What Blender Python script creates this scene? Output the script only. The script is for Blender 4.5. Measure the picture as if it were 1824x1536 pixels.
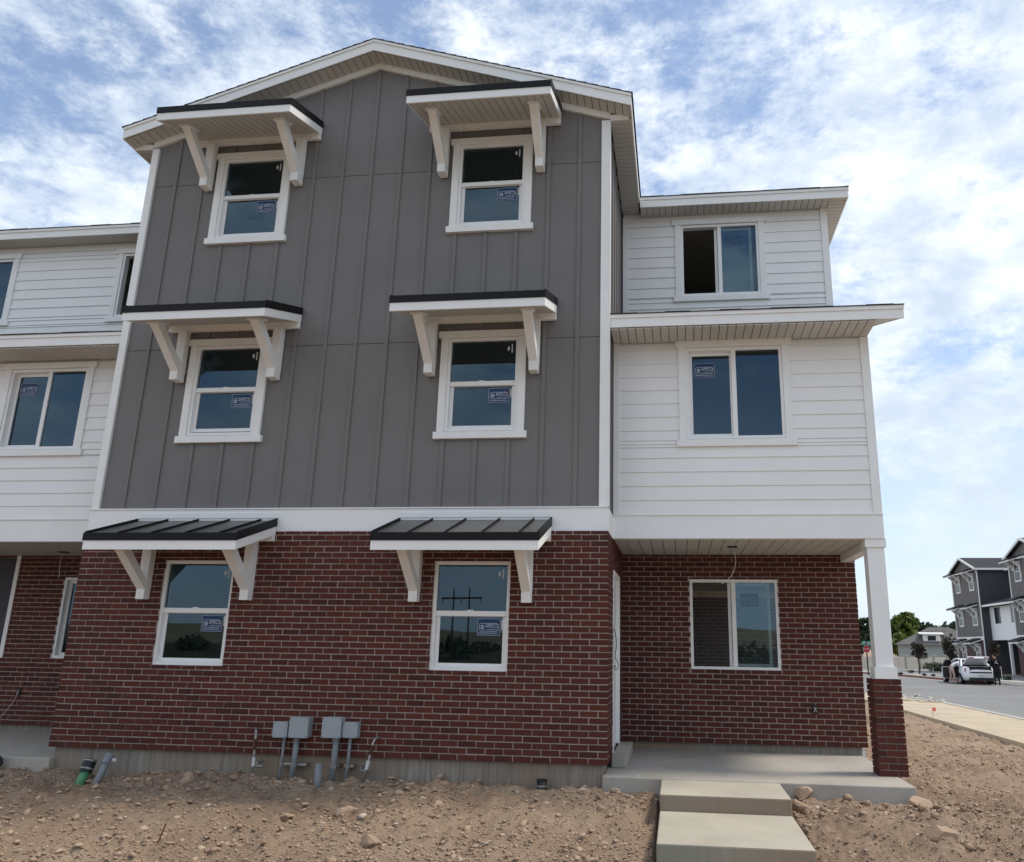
import bpy, math, random
import numpy as np
from mathutils import Vector, Matrix
for o in list(bpy.data.objects): bpy.data.objects.remove(o)
S = bpy.context.scene
COL = S.collection
RNG = random.Random(7)

# ------------------------------------------------------------------ camera (solved from brick lattice)
F_PX, CX = 1428.1, 1025.2
YAW, PITCH, ROLL = map(math.radians, (-7.219, 14.958, .907))
CAM = Vector((7.202, -9.042, 1.217))
fw = Vector((math.sin(YAW)*math.cos(PITCH), math.cos(YAW)*math.cos(PITCH), math.sin(PITCH)))
r0 = Vector((math.cos(YAW), -math.sin(YAW), 0)); u0 = r0.cross(fw)
rt = math.cos(ROLL)*r0 + math.sin(ROLL)*u0
up = -math.sin(ROLL)*r0 + math.cos(ROLL)*u0
cd = bpy.data.cameras.new('camera'); cam = bpy.data.objects.new('camera', cd); COL.objects.link(cam)
M = Matrix.Identity(4)
for i in range(3):
    M[i][0] = rt[i]; M[i][1] = up[i]; M[i][2] = -fw[i]; M[i][3] = CAM[i]
cam.matrix_world = M
cd.sensor_fit = 'HORIZONTAL'; cd.sensor_width = 36; cd.lens = F_PX*36/1824
cd.shift_x = (912-CX)/1824; cd.clip_start = .05; cd.clip_end = 6000
S.camera = cam
def ray(px, py): return fw + rt*((px-CX)/F_PX) - up*((py-768)/F_PX)
def at_depth(px, py, d): return CAM + ray(px, py)*d
def on_z(px, py, z):
    d = ray(px, py); return CAM + d*((z-CAM.z)/d.z)

# ------------------------------------------------------------------ light
SUN_AZ = math.radians(80); SUN_EL = math.radians(58)      # azimuth measured from +Y towards +X
SKY_STR = .11
S.view_settings.view_transform = 'Standard'; S.view_settings.look = 'None'
S.view_settings.exposure = 0.6; S.view_settings.gamma = 1.0
S.view_settings.use_curve_mapping = False
w = bpy.data.worlds.new('World'); S.world = w; w.use_nodes = True
nt = w.node_tree; nt.nodes.clear()
def N(t, type_, **kw):
    n = t.nodes.new(type_)
    for k, v in kw.items():
        if k.startswith('i_'): n.inputs[k[2:].replace('_', ' ')].default_value = v
        else: setattr(n, k, v)
    return n
def math_(t, op, a, b=None, c=None, clamp=False):
    n = t.nodes.new('ShaderNodeMath'); n.operation = op; n.use_clamp = clamp
    for i, v in enumerate((a, b, c)):
        if v is None: continue
        if isinstance(v, (int, float)): n.inputs[i].default_value = v
        else: t.links.new(v, n.inputs[i])
    return n.outputs[0]
def ramp(t, fac, stops, interp='LINEAR'):
    n = t.nodes.new('ShaderNodeValToRGB'); n.color_ramp.interpolation = interp
    el = n.color_ramp.elements
    while len(el) < len(stops): el.new(.5)
    for e, (p, c) in zip(el, stops):
        e.position = p; e.color = c if len(c) == 4 else (*c, 1)
    t.links.new(fac, n.inputs[0]); return n.outputs[0]
def mixc(t, fac, a, b, mode='MIX'):
    n = t.nodes.new('ShaderNodeMix'); n.data_type = 'RGBA'; n.blend_type = mode
    for s, v in ((0, fac), (6, a), (7, b)):
        if isinstance(v, (int, float)): n.inputs[s].default_value = v
        elif isinstance(v, (tuple, list)): n.inputs[s].default_value = (*v, 1) if len(v) == 3 else v
        else: t.links.new(v, n.inputs[s])
    return n.outputs[2]
def noise(t, vec, scale, detail=6, rough=.55, dist=0, lac=2):
    n = N(t, 'ShaderNodeTexNoise'); n.inputs['Scale'].default_value = scale; n.inputs['Detail'].default_value = detail
    n.inputs['Roughness'].default_value = rough; n.inputs['Distortion'].default_value = dist; n.inputs['Lacunarity'].default_value = lac
    if vec is not None: t.links.new(vec, n.inputs['Vector'])
    return n.outputs[0]
def build_world():
    t = nt
    out = N(t, 'ShaderNodeOutputWorld'); bg = N(t, 'ShaderNodeBackground'); bg.inputs['Strength'].default_value = SKY_STR
    t.links.new(bg.outputs[0], out.inputs[0])
    sky = N(t, 'ShaderNodeTexSky'); sky.sky_type = 'NISHITA'; sky.sun_disc = False
    sky.sun_elevation = SUN_EL; sky.sun_rotation = SUN_AZ; sky.altitude = 1300; sky.air_density = 1.0; sky.dust_density = .6; sky.ozone_density = 1.5
    tc = N(t, 'ShaderNodeTexCoord'); sep = N(t, 'ShaderNodeSeparateXYZ'); t.links.new(tc.outputs['Generated'], sep.inputs[0])
    z = math_(t, 'MAXIMUM', sep.outputs[2], 0.0)
    den = math_(t, 'ADD', z, .30)
    u = math_(t, 'DIVIDE', sep.outputs[0], den); v = math_(t, 'DIVIDE', sep.outputs[1], den)
    cmb = N(t, 'ShaderNodeCombineXYZ'); t.links.new(u, cmb.inputs[0]); t.links.new(v, cmb.inputs[1]); cmb.inputs[2].default_value = 4.3
    mp = N(t, 'ShaderNodeVectorMath', operation='MULTIPLY_ADD'); t.links.new(tc.outputs['Generated'], mp.inputs[0]); mp.inputs[1].default_value = (1, 1, 1.9); mp.inputs[2].default_value = (3.1, 1.7, 4.3)
    cmb = mp
    big = noise(t, cmb.outputs[0], 2.3, 3, .5, .1)
    med = noise(t, cmb.outputs[0], 7.0, 12, .68, .1)
    fine = noise(t, cmb.outputs[0], 22.0, 8, .7, .1)
    s = math_(t, 'ADD', math_(t, 'MULTIPLY', big, .75), math_(t, 'MULTIPLY', med, .85))
    s = math_(t, 'ADD', s, math_(t, 'MULTIPLY', fine, .34))
    mr = N(t, 'ShaderNodeMapRange'); mr.interpolation_type = 'SMOOTHSTEP'
    t.links.new(s, mr.inputs[0]); mr.inputs[1].default_value = .78; mr.inputs[2].default_value = 1.04
    mask = mr.outputs[0]
    # cloud shading: thick parts greyer underneath
    shade = noise(t, cmb.outputs[0], 9, 9, .62, .2)
    ccol = ramp(t, shade, [(.36, (4.2, 4.85, 5.75)), (.5, (5.4, 5.95, 6.6)), (.62, (6.7, 7.05, 7.4))])
    blue = mixc(t, 1.0, sky.outputs[0], (1.25, 1.22, 1.2), 'MULTIPLY')
    blue = mixc(t, .18, blue, (4.2, 5.2, 6.6))
    col = mixc(t, math_(t, 'MULTIPLY', mask, .92), blue, ccol)
    # hazy band near the horizon
    hz = N(t, 'ShaderNodeMapRange'); hz.interpolation_type = 'SMOOTHSTEP'; t.links.new(sep.outputs[2], hz.inputs[0])
    hz.inputs[1].default_value = .42; hz.inputs[2].default_value = .02; hz.inputs[3].default_value = 0; hz.inputs[4].default_value = .72
    col = mixc(t, hz.outputs[0], col, (4.7, 5.3, 5.8))
    t.links.new(col, bg.inputs[0])
build_world()
sl = bpy.data.lights.new('sun', 'SUN'); sl.energy = 2.0; sl.angle = math.radians(13); sl.color = (1, .92, .80)
sun = bpy.data.objects.new('sun', sl); COL.objects.link(sun)
sd = Vector((math.sin(SUN_AZ)*math.cos(SUN_EL), math.cos(SUN_AZ)*math.cos(SUN_EL), math.sin(SUN_EL)))
sun.rotation_euler = sd.to_track_quat('Z', 'Y').to_euler(); sun.location = (20, 10, 30)

# ------------------------------------------------------------------ materials
MATS = {}
def newmat(name):
    m = bpy.data.materials.new(name); m.use_nodes = True; t = m.node_tree; t.nodes.clear()
    out = N(t, 'ShaderNodeOutputMaterial'); b = N(t, 'ShaderNodeBsdfPrincipled'); t.links.new(b.outputs[0], out.inputs[0])
    MATS[name] = m; return m, t, b
def wpos(t, scale=None):
    g = N(t, 'ShaderNodeNewGeometry'); o = g.outputs['Position']
    if scale:
        mp = N(t, 'ShaderNodeVectorMath', operation='MULTIPLY'); t.links.new(o, mp.inputs[0]); mp.inputs[1].default_value = scale; o = mp.outputs[0]
    return o
def bump(t, b, h, strength, dist):
    n = N(t, 'ShaderNodeBump'); n.inputs['Strength'].default_value = strength; n.inputs['Distance'].default_value = dist
    t.links.new(h, n.inputs['Height']); t.links.new(n.outputs[0], b.inputs['Normal'])
def simple(name, col, rough=.6, spec=.5, metal=0, var=.12, vscale=3, grain=None, gscale=(1, 1, 1), gstr=.3, gdist=.002):
    m, t, b = newmat(name)
    p = wpos(t); nz = noise(t, p, vscale, 5, .6)
    dark = tuple(c*(1-var) for c in col); lite = tuple(min(1, c*(1+var)) for c in col)
    c = ramp(t, nz, [(.3, dark), (.7, lite)])
    t.links.new(c, b.inputs['Base Color']); b.inputs['Roughness'].default_value = rough
    b.inputs['Specular IOR Level'].default_value = spec; b.inputs['Metallic'].default_value = metal
    if grain: bump(t, b, noise(t, wpos(t, gscale), grain, 6, .6), gstr, gdist)
    return m
simple('white_paint', (.84, .84, .83), .5, .4, var=.025, vscale=2, grain=60, gscale=(.12, 1, 1), gstr=.35, gdist=.002)
simple('white_trim', (.84, .84, .82), .5, .4, var=.03, vscale=4, grain=50, gscale=(.3, 1, 1), gstr=.25, gdist=.0015)
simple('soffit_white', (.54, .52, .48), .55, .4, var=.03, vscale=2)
simple('groove_dark', (.12, .11, .10), .8, var=.1)
simple('vinyl', (.84, .84, .83), .35, .5, var=.01)
simple('grey_siding', (.185, .174, .168), .62, .35, var=.07, vscale=1.1, grain=70, gscale=(1, 1, .1), gstr=.4, gdist=.0015)
simple('black_metal', (.008, .008, .010), .5, .2, var=.1)
simple('bronze_metal', (.085, .080, .076), .33, .5, var=.18, vscale=2.2)
simple('shingle', (.045, .045, .05), .9, .2, var=.35, vscale=9, grain=40, gstr=.8, gdist=.01)
simple('mortar', (.42, .37, .33), .95, .1, var=.15, vscale=14, grain=90, gstr=.5, gdist=.002)
simple('drywall', (.58, .58, .54), .9, .1, var=.03)
simple('room_floor', (.16, .13, .11), .8, .2)
simple('box_grey', (.33, .36, .38), .5, .4, var=.04)
simple('pvc_grey', (.20, .22, .235), .5, .4, var=.1, vscale=12)
simple('galv', (.30, .29, .27), .45, .5, metal=.6, var=.3, vscale=30)
simple('rust', (.09, .045, .028), .9, .1, var=.4, vscale=40)
simple('green_pvc', (.075, .25, .12), .45, .4, var=.12, vscale=15)
simple('rubber_black', (.015, .015, .016), .5, .4)
simple('cable', (.62, .58, .52), .6, .3)
simple('dark_void', (.01, .01, .012), .9, .1)
simple('sticker_blue', (.012, .045, .13), .45, .3, var=.02)
simple('sticker_white', (.55, .60, .66), .5, .3, var=.02)
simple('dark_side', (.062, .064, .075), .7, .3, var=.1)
simple('foil', (.6, .61, .61), .5, .4, var=.02)

def brick_mat(name, base, dark, hot):
    m, t, b = newmat(name)
    oi = N(t, 'ShaderNodeObjectInfo'); at = N(t, 'ShaderNodeAttribute'); at.attribute_name = 'bv'
    r = math_(t, 'FRACT', math_(t, 'ADD', oi.outputs['Random'], at.outputs['Fac']))
    c = ramp(t, r, [(0, dark), (.12, dark), (.2, base), (.6, base), (.85, hot), (1, tuple(x*.75 for x in base))])
    p = wpos(t); g = noise(t, p, 55, 5, .65)
    c = mixc(t, math_(t, 'MULTIPLY', g, .55), c, tuple(x*.45 for x in base))
    # pale mortar smears
    sm = ramp(t, noise(t, p, 9, 6, .7), [(.66, (0, 0, 0)), (.8, (1, 1, 1))])
    c = mixc(t, math_(t, 'MULTIPLY', sm, .22), c, (.3, .25, .22))
    t.links.new(c, b.inputs['Base Color']); b.inputs['Roughness'].default_value = .8; b.inputs['Specular IOR Level'].default_value = .25
    bump(t, b, g, .5, .003)
brick_mat('brick', (.105, .030, .022), (.074, .024, .019), (.132, .036, .024))
brick_mat('brick_grey', (.11, .1, .11), (.07, .065, .075), (.13, .12, .13))

def concrete(name, col, streak=0, stain=0):
    m, t, b = newmat(name)
    p = wpos(t); a = noise(t, p, 1.2, 8, .65, .3); f = noise(t, p, 45, 4, .6)
    c = ramp(t, a, [(.28, tuple(x*.8 for x in col)), (.55, col), (.75, tuple(min(1, x*1.12) for x in col))])
    c = mixc(t, math_(t, 'MULTIPLY', f, .25), c, tuple(x*.7 for x in col))
    if streak:
        s = noise(t, wpos(t, (22, 22, 1.1)), 1, 5, .7, .5)
        sr = ramp(t, s, [(.38, (1, 1, 1)), (.62, (0, 0, 0))])
        c = mixc(t, math_(t, 'MULTIPLY', sr, streak), c, (.13, .11, .09))
        e = ramp(t, noise(t, wpos(t, (.5, .5, .5)), 1, 3, .5), [(.42, (0, 0, 0)), (.58, (1, 1, 1))])
        c = mixc(t, math_(t, 'MULTIPLY', e, .75), c, (.25, .18, .125))
    if stain:                                                  # tracked dirt and broom marks
        d_ = ramp(t, noise(t, p, 2.3, 8, .7, .6), [(.52, (0, 0, 0)), (.72, (1, 1, 1))]); c = mixc(t, math_(t, 'MULTIPLY', d_, stain), c, (.33, .26, .19))
        br_ = noise(t, wpos(t, (2, 160, 2)), 1, 4, .6); c = mixc(t, math_(t, 'MULTIPLY', br_, .22), c, tuple(x*.6 for x in col)); f = math_(t, 'ADD', f, br_)
    t.links.new(c, b.inputs['Base Color']); b.inputs['Roughness'].default_value = .85; b.inputs['Specular IOR Level'].default_value = .3
    bump(t, b, math_(t, 'ADD', f, a), .25, .004)
concrete('concrete', (.43, .40, .355), stain=.5); concrete('foundation', (.33, .30, .255), .65); concrete('sidewalk', (.50, .41, .295))
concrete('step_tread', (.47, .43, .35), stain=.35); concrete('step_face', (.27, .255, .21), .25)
concrete('kerb', (.47, .45, .41))

def glass_mat(name, tint):
    m = bpy.data.materials.new(name); m.use_nodes = True; t = m.node_tree; t.nodes.clear(); MATS[name] = m
    out = N(t, 'ShaderNodeOutputMaterial'); mx = N(t, 'ShaderNodeMixShader'); tr = N(t, 'ShaderNodeBsdfTransparent'); gl = N(t, 'ShaderNodeBsdfGlossy')
    tr.inputs[0].default_value = (*tint, 1); gl.inputs['Roughness'].default_value = .01; gl.inputs[0].default_value = (.55, .80, 1, 1)
    fr = N(t, 'ShaderNodeFresnel'); fr.inputs[0].default_value = 1.85
    t.links.new(fr.outputs[0], mx.inputs[0]); t.links.new(tr.outputs[0], mx.inputs[1]); t.links.new(gl.outputs[0], mx.inputs[2]); t.links.new(mx.outputs[0], out.inputs[0])
glass_mat('glass', (.62, .70, .70))

# ------------------------------------------------------------------ mesh builder
class MB:
    def __init__(s): s.v = []; s.f = []; s.m = []; s.mi = 0
    def add(s, vs, fs):
        n = len(s.v); s.v += [tuple(p) for p in vs]
        for f in fs: s.f.append(tuple(i+n for i in f)); s.m.append(s.mi)
        return s
    def box(s, x0, x1, y0, y1, z0, z1):
        return s.hexa([(x0, y0, z0), (x1, y0, z0), (x1, y1, z0), (x0, y1, z0), (x0, y0, z1), (x1, y0, z1), (x1, y1, z1), (x0, y1, z1)])
    def hexa(s, p): return s.add(p, [(3, 2, 1, 0), (4, 5, 6, 7), (0, 1, 5, 4), (1, 2, 6, 5), (2, 3, 7, 6), (3, 0, 4, 7)])
    def prism(s, poly, d):                   # planar polygon (list of 3d pts) extruded by vector d
        n = len(poly); d = Vector(d); a = [Vector(p) for p in poly]; b = [p+d for p in a]
        return s.add(a+b, [tuple(range(n))[::-1], tuple(range(n, 2*n))]+[(i, (i+1) % n, n+(i+1) % n, n+i) for i in range(n)])
    def quad(s, *p): return s.add(p, [tuple(range(len(p)))])
    def tube(s, pts, r, n=8, cap=True):
        pts = [Vector(p) for p in pts]; rs = r if isinstance(r, (list, tuple)) else [r]*len(pts)
        vs = []; fs = []; prev = None
        for i, p in enumerate(pts):
            d = (pts[min(i+1, len(pts)-1)]-pts[max(i-1, 0)]).normalized()
            a = Vector((0, 0, 1)) if abs(d.z) < .9 else Vector((1, 0, 0))
            if prev is not None: a = prev
            e1 = (a-d*a.dot(d)).normalized(); e2 = d.cross(e1); prev = e1
            vs += [p+(e1*math.cos(2*math.pi*k/n)+e2*math.sin(2*math.pi*k/n))*rs[i] for k in range(n)]
        for i in range(len(pts)-1):
            for k in range(n):
                fs.append((i*n+k, i*n+(k+1) % n, (i+1)*n+(k+1) % n, (i+1)*n+k))
        if cap: fs += [tuple(range(n))[::-1], tuple(range((len(pts)-1)*n, len(pts)*n))]
        return s.add(vs, fs)
    def ring(s, x0, x1, z0, z1, wl, wr, wb, wt, y0, y1):  # rectangular frame in the xz plane
        s.box(x0, x0+wl, y0, y1, z0, z1); s.box(x1-wr, x1, y0, y1, z0, z1)
        s.box(x0+wl, x1-wr, y0, y1, z0, z0+wb); s.box(x0+wl, x1-wr, y0, y1, z1-wt, z1); return s
    def mesh(s, name, mats, smooth=False):
        me = bpy.data.meshes.new(name); me.from_pydata(s.v, [], s.f)
        for m in (mats if isinstance(mats, (list, tuple)) else [mats]): me.materials.append(MATS[m])
        if max(s.m, default=0): me.polygons.foreach_set('material_index', s.m)
        if smooth: me.polygons.foreach_set('use_smooth', [True]*len(s.f))
        me.update(); return me
    def build(s, name, mats, parent=None, label=None, smooth=False, loc=None):
        return link(name, s.mesh(name, mats, smooth), parent, label, loc)
def link(name, me, parent=None, label=None, loc=None):
    o = bpy.data.objects.new(name, me); COL.objects.link(o)
    if parent is not None: o.parent = parent
    if label: o['label'] = label
    if loc is not None: o.location = loc
    return o
def tag(o, label, cat, group=None):
    o['label'] = label; o['category'] = cat
    if group: o['group'] = group
    return o
def thing(name, label, cat, loc=(0, 0, 0), rz=0, group=None):
    o = bpy.data.objects.new(name, None); COL.objects.link(o); o.location = loc; o.rotation_euler = (0, 0, rz)
    o.empty_display_size = .2
    return tag(o, label, cat, group)
def struct(o, kind='structure'): o['kind'] = kind; return o
def bevel(o, w, seg=2):
    m = o.modifiers.new('bevel', 'BEVEL'); m.width = w; m.segments = seg; m.limit_method = 'ANGLE'; return o
def cut_rects(r, holes):
    out = [r]
    for h in holes:
        nx = []
        for (x0, x1, z0, z1) in out:
            a0, a1, b0, b1 = max(x0, h[0]), min(x1, h[1]), max(z0, h[2]), min(z1, h[3])
            if a0 >= a1 or b0 >= b1: nx.append((x0, x1, z0, z1)); continue
            if b0 > z0: nx.append((x0, x1, z0, b0))
            if b1 < z1: nx.append((x0, x1, b1, z1))
            if a0 > x0: nx.append((x0, a0, b0, b1))
            if a1 < x1: nx.append((a1, x1, b0, b1))
        out = nx
    return [q for q in out if q[1]-q[0] > .004 and q[3]-q[2] > .004]
TEXT = {}
def text_mesh(s):
    if s not in TEXT:
        c = bpy.data.curves.new('t', 'FONT'); c.body = s; c.align_x = 'CENTER'; c.align_y = 'CENTER'; c.size = 1; c.resolution_u = 2
        o = bpy.data.objects.new('t', c); COL.objects.link(o); bpy.context.view_layer.update()
        me = bpy.data.meshes.new_from_object(o.evaluated_get(bpy.context.evaluated_depsgraph_get()))
        bpy.data.objects.remove(o)
        v = np.array([p.co[:2] for p in me.vertices]); mn, mx = v.min(0), v.max(0)
        TEXT[s] = ((v-(mn+mx)/2)/(mx-mn).max(), (mx-mn)/(mx-mn).max(), [tuple(p.vertices) for p in me.polygons])
    return TEXT[s]
def add_text(mb, s, c, ex, ez, width, sy=1.0):      # text centred on c, ex = reading direction, ez = up, width in metres
    v, ext, fs = text_mesh(s); c = Vector(c); ex = Vector(ex); ez = Vector(ez); k = width/ext[0]
    mb.add([c+ex*(p[0]*k)+ez*(p[1]*k*sy) for p in v], fs); return ext[1]/ext[0]*width*sy

# ================================================================== TOWNHOUSE
L, H, W = .2032, .0677, 6.45
XC, RS = 3.226, .335                       # gable centre and slope
def rake(x, apex): return apex - RS*abs(x-XC)
UNIT = MB().box(-.5, .5, -.5, .5, -.5, .5).mesh('brick', 'brick')
class Bricks:
    def __init__(s): s.b = []              # (parent, centre, size)
    def wall_x(s, parent, x0, x1, z0, ncourse, yf, holes, ztop=None, phase=0, cuts=None, face=1):
        for k in range(ncourse):
            a, b = z0+k*H, z0+(k+1)*H-.0105
            if ztop is not None and b > ztop: b = ztop
            if b-a < .012: continue
            js = [x0]; off = L if (k+phase) % 2 == 0 else L/2
            x = x0+off
            while x < x1-.03:
                js.append(x); x += L
                if cuts and cuts[0] < x < cuts[1]: x -= L*.13
            js.append(x1)
            segs = [(x0, x1, a, b)]
            for (h0, h1, g0, g1) in holes:
                if b > g0+.001 and a < g1-.001:
                    nx = []
                    for (p, q, e0, e1) in segs:
                        if h1 <= p or h0 >= q: nx.append((p, q, e0, e1)); continue
                        if h0 > p: nx.append((p, h0, e0, e1))
                        if h1 < q: nx.append((h1, q, e0, e1))
                        if e0 < g0-.012: nx.append((h0, h1, e0, g0-.002))     # cut course under the opening
                        if e1 > g1+.012: nx.append((h0, h1, g1+.002, e1))     # and over it
                    segs = nx
            a_, b_ = a, b
            for i in range(len(js)-1):
                for (p, q, a, b) in segs:
                    c0, c1 = max(js[i], p), min(js[i+1], q)
                    c0 += .005 if c0 > p+1e-6 else 0; c1 -= .005 if c1 < q-1e-6 else 0
                    if c1-c0 < .02: continue
                    j = RNG.uniform(-.0024, .0024); c0 += RNG.uniform(-.001, .002); c1 += RNG.uniform(-.002, .001); dz = RNG.uniform(-.0015, .0015)
                    s.b.append((parent, Vector(((c0+c1)/2, yf+face*(.025+j), (a+b)/2+dz)), (c1-c0, .05, b-a)))
    def wall_y(s, parent, y0, y1, z0, ncourse, xf, holes, ztop=None, phase=0):
        n0 = len(s.b); s.wall_x(parent, y0, y1, z0, ncourse, 0, holes, ztop, phase)
        for i in range(n0, len(s.b)):
            p, c, z = s.b[i]; s.b[i] = (p, Vector((xf-.025+(c.y-.025), c.x, c.z)), (z[1], z[0], z[2]))
    def build(s, limit=300):
        s.b.sort(key=lambda q: (q[1]-CAM).length)
        rest = {}
        for i, (p, c, z) in enumerate(s.b):
            if i < limit:
                o = link('brick', UNIT, p, loc=c); o.scale = z
            else: rest.setdefault(p, []).append((c, z))
        base = np.array([v.co[:] for v in UNIT.vertices]); bf = np.array([tuple(f.vertices) for f in UNIT.polygons])
        for p, lst in rest.items():
            c = np.array([q[0][:] for q in lst]); z = np.array([q[1] for q in lst])
            v = (base[None]*z[:, None]+c[:, None]).reshape(-1, 3); f = (bf[None]+8*np.arange(len(lst))[:, None, None]).reshape(-1, 4)
            me = bpy.data.meshes.new('bricks'); me.from_pydata(v.tolist(), [], f.tolist()); me.materials.append(MATS['brick'])
            at = me.attributes.new('bv', 'FLOAT', 'POINT'); r = np.repeat(np.random.RandomState(len(lst)).rand(len(lst)), 8); at.data.foreach_set('value', r.astype('f4'))
            struct(link('bricks', me, p), 'stuff')

def mortar_wall(parent, name, x0, x1, z0, z1, yf, holes, axis='x', t=.045):
    mb = MB()
    for (a, b, c, d) in cut_rects((x0, x1, z0, z1), holes):
        if axis == 'x': mb.box(a, b, yf+.006, yf+t, c, d)
        else: mb.box(yf-t, yf-.006, a, b, c, d)
    return mb.build(name, 'mortar', parent)

STICK = Vector((.27, 0, .195))
def sticker(parent, xc, zc, y, s=1.0):
    w_, h_ = .265*s, .19*s
    o = MB().box(xc-w_/2, xc+w_/2, y, y+.0006, zc-h_/2, zc+h_/2).build('sticker', 'sticker_blue', parent)
    mb = MB(); yy = y-.0012
    def line(x0, x1, z0, z1): mb.quad((x0, yy, z0), (x1, yy, z0), (x1, yy, z1), (x0, yy, z1))
    a, b = w_/2-.004, h_/2-.004; t = .0035
    for (x0, x1, z0, z1) in ((-a, a, b-t, b), (-a, a, -b, -b+t), (-a, -a+t, -b+t, b-t), (a-t, a, -b+t, b-t)): line(xc+x0, xc+x1, zc+z0, zc+z1)
    a2, t2, b0, b1 = w_/2-.022, .0045, -.048*s, .042*s
    for (x0, x1, z0, z1) in ((-a2+.008, a2-.008, b1-t2, b1), (-a2+.008, a2-.008, b0, b0+t2), (-a2, -a2+t2, b0+.008, b1-.008), (a2-t2, a2, b0+.008, b1-.008)): line(xc+x0, xc+x1, zc+z0, zc+z1)
    ex, ez = (1, 0, 0), (0, 0, 1)
    add_text(mb, 'AMSCO', (xc+.035*s, yy, zc+.014*s), ex, ez, .145*s, 1.45)
    add_text(mb, 'WINDOWS', (xc+.035*s, yy, zc-.027*s), ex, ez, .115*s, .9)
    for i in range(3):                                     # small four-pane emblem left of the word
        for k in range(3): line(xc-a2+.018+.014*i, xc-a2+.028+.014*i, zc-.026*s+.017*k, zc-.014*s+.017*k)
    x = xc-a2
    while x < xc+a2-.012:                                  # fine print along the bottom
        n = RNG.uniform(.008, .022); line(x, min(x+n, xc+a2), zc-.070*s, zc-.063*s); x += n+.004
    mb.build('print', 'sticker_white', o)
    return o
def tags(parent, x, z, y):
    MB().box(x-.055, x-.028, y, y+.0006, z-.045, z+.005).build('label_tag', 'foil', parent)
    MB().box(x-.006, x+.010, y, y+.0006, z-.075, z+.035).build('label_tag', 'foil', parent)

def window(root, x0, x1, z0, z1, yf, kind='hung', casing=None, opened=False, st=True, zm=None, room=3.0, lift=0, nm='window'):
    fr = MB().ring(x0, x1, z0, z1, .038, .038, .035, .038, yf, yf+.10).build(nm, 'vinyl', root)
    g = .004
    if kind == 'hung':
        zm = zm or (z0+z1)/2
        MB().quad((x0+.038, yf+.035, zm), (x1-.038, yf+.035, zm), (x1-.038, yf+.035, z1-.038), (x0+.038, yf+.035, z1-.038)).build('pane', 'glass', fr)
        MB().box(x0+.0385, x1-.0385, yf+.02, yf+.072, zm-.028, zm+.028).build('meeting_rail', 'vinyl', fr)
        s = MB().ring(x0+.039, x1-.039, z0+.036+lift, zm-.029, .042, .042, .042, .004, yf+.05, yf+.078).build('sash', 'vinyl', fr)
        MB().quad((x0+.081, yf+.062, z0+.078+lift), (x1-.081, yf+.062, z0+.078+lift), (x1-.081, yf+.062, zm-.033), (x0+.081, yf+.062, zm-.033)).build('pane', 'glass', s)
        MB().box((x0+x1)/2-.05, (x0+x1)/2+.02, yf+.03, yf+.05, zm+.0285, zm+.04).build('latch', 'vinyl', fr)
        if st:
            sticker(fr, x1-.245, zm-.145, yf+.0595); tags(fr, x1-.095, zm-.10, yf+.0595); tags(fr, x1-.095, z1-.12, yf+.0325)
    else:
        xm = (x0+x1)/2
        MB().box(xm-.028, xm+.028, yf+.015, yf+.07, z0+.036, z1-.039).build('mullion', 'vinyl', fr)
        MB().quad((xm+.028, yf+.035, z0+.036), (x1-.038, yf+.035, z0+.036), (x1-.038, yf+.035, z1-.039), (xm+.028, yf+.035, z1-.039)).build('pane', 'glass', fr)
        a, b = (x0+.039, xm-.006) if not opened else (xm-.075, x1-.10)
        s = MB().ring(a, b, z0+.036, z1-.039, .042, .042, .042, .045, yf+.072, yf+.096).build('sash', 'vinyl', fr)
        MB().quad((a+.042, yf+.084, z0+.078), (b-.042, yf+.084, z0+.078), (b-.042, yf+.084, z1-.084), (a+.042, yf+.084, z1-.084)).build('pane', 'glass', s)
        if st:
            if opened: sticker(fr, xm+.22, z1-.27, yf+.0815, .95)
            else: sticker(fr, x0+.235, z1-.27, yf+.0815)
    if casing is not None:
        yc = casing; ov = .035
        MB().box(x0-.09, x0-.001, yc, yf+.06, z0-.012, z1+.004).build('casing_board', 'white_trim', fr)
        MB().box(x1+.001, x1+.09, yc, yf+.06, z0-.012, z1+.004).build('casing_board', 'white_trim', fr)
        MB().box(x0-.09-ov, x1+.09+ov, yc-.012, yf+.06, z1+.005, z1+.088).build('head_board', 'white_trim', fr)
        MB().box(x0-.09-ov, x1+.09+ov, yc-.014, yf+.06, z0-.097, z0-.0125).build('sill_board', 'white_trim', fr)
    if room:
        a, b, c, d, e, f = x0-.55, x1+.55, yf+.125, yf+.125+room, z0-.85, z1+.3
        mb = MB(); mb.quad((a, d, e), (b, d, e), (b, d, f), (a, d, f)); mb.quad((a, c, e), (a, d, e), (a, d, f), (a, c, f)); mb.quad((b, c, e), (b, c, f), (b, d, f), (b, d, e)); mb.quad((a, c, f), (a, d, f), (b, d, f), (b, c, f))
        mb.mi = 1; mb.quad((a, c, e), (b, c, e), (b, d, e), (a, d, e))
        mb.build('room_interior', ['drywall', 'room_floor'], fr)
    return fr

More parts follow.
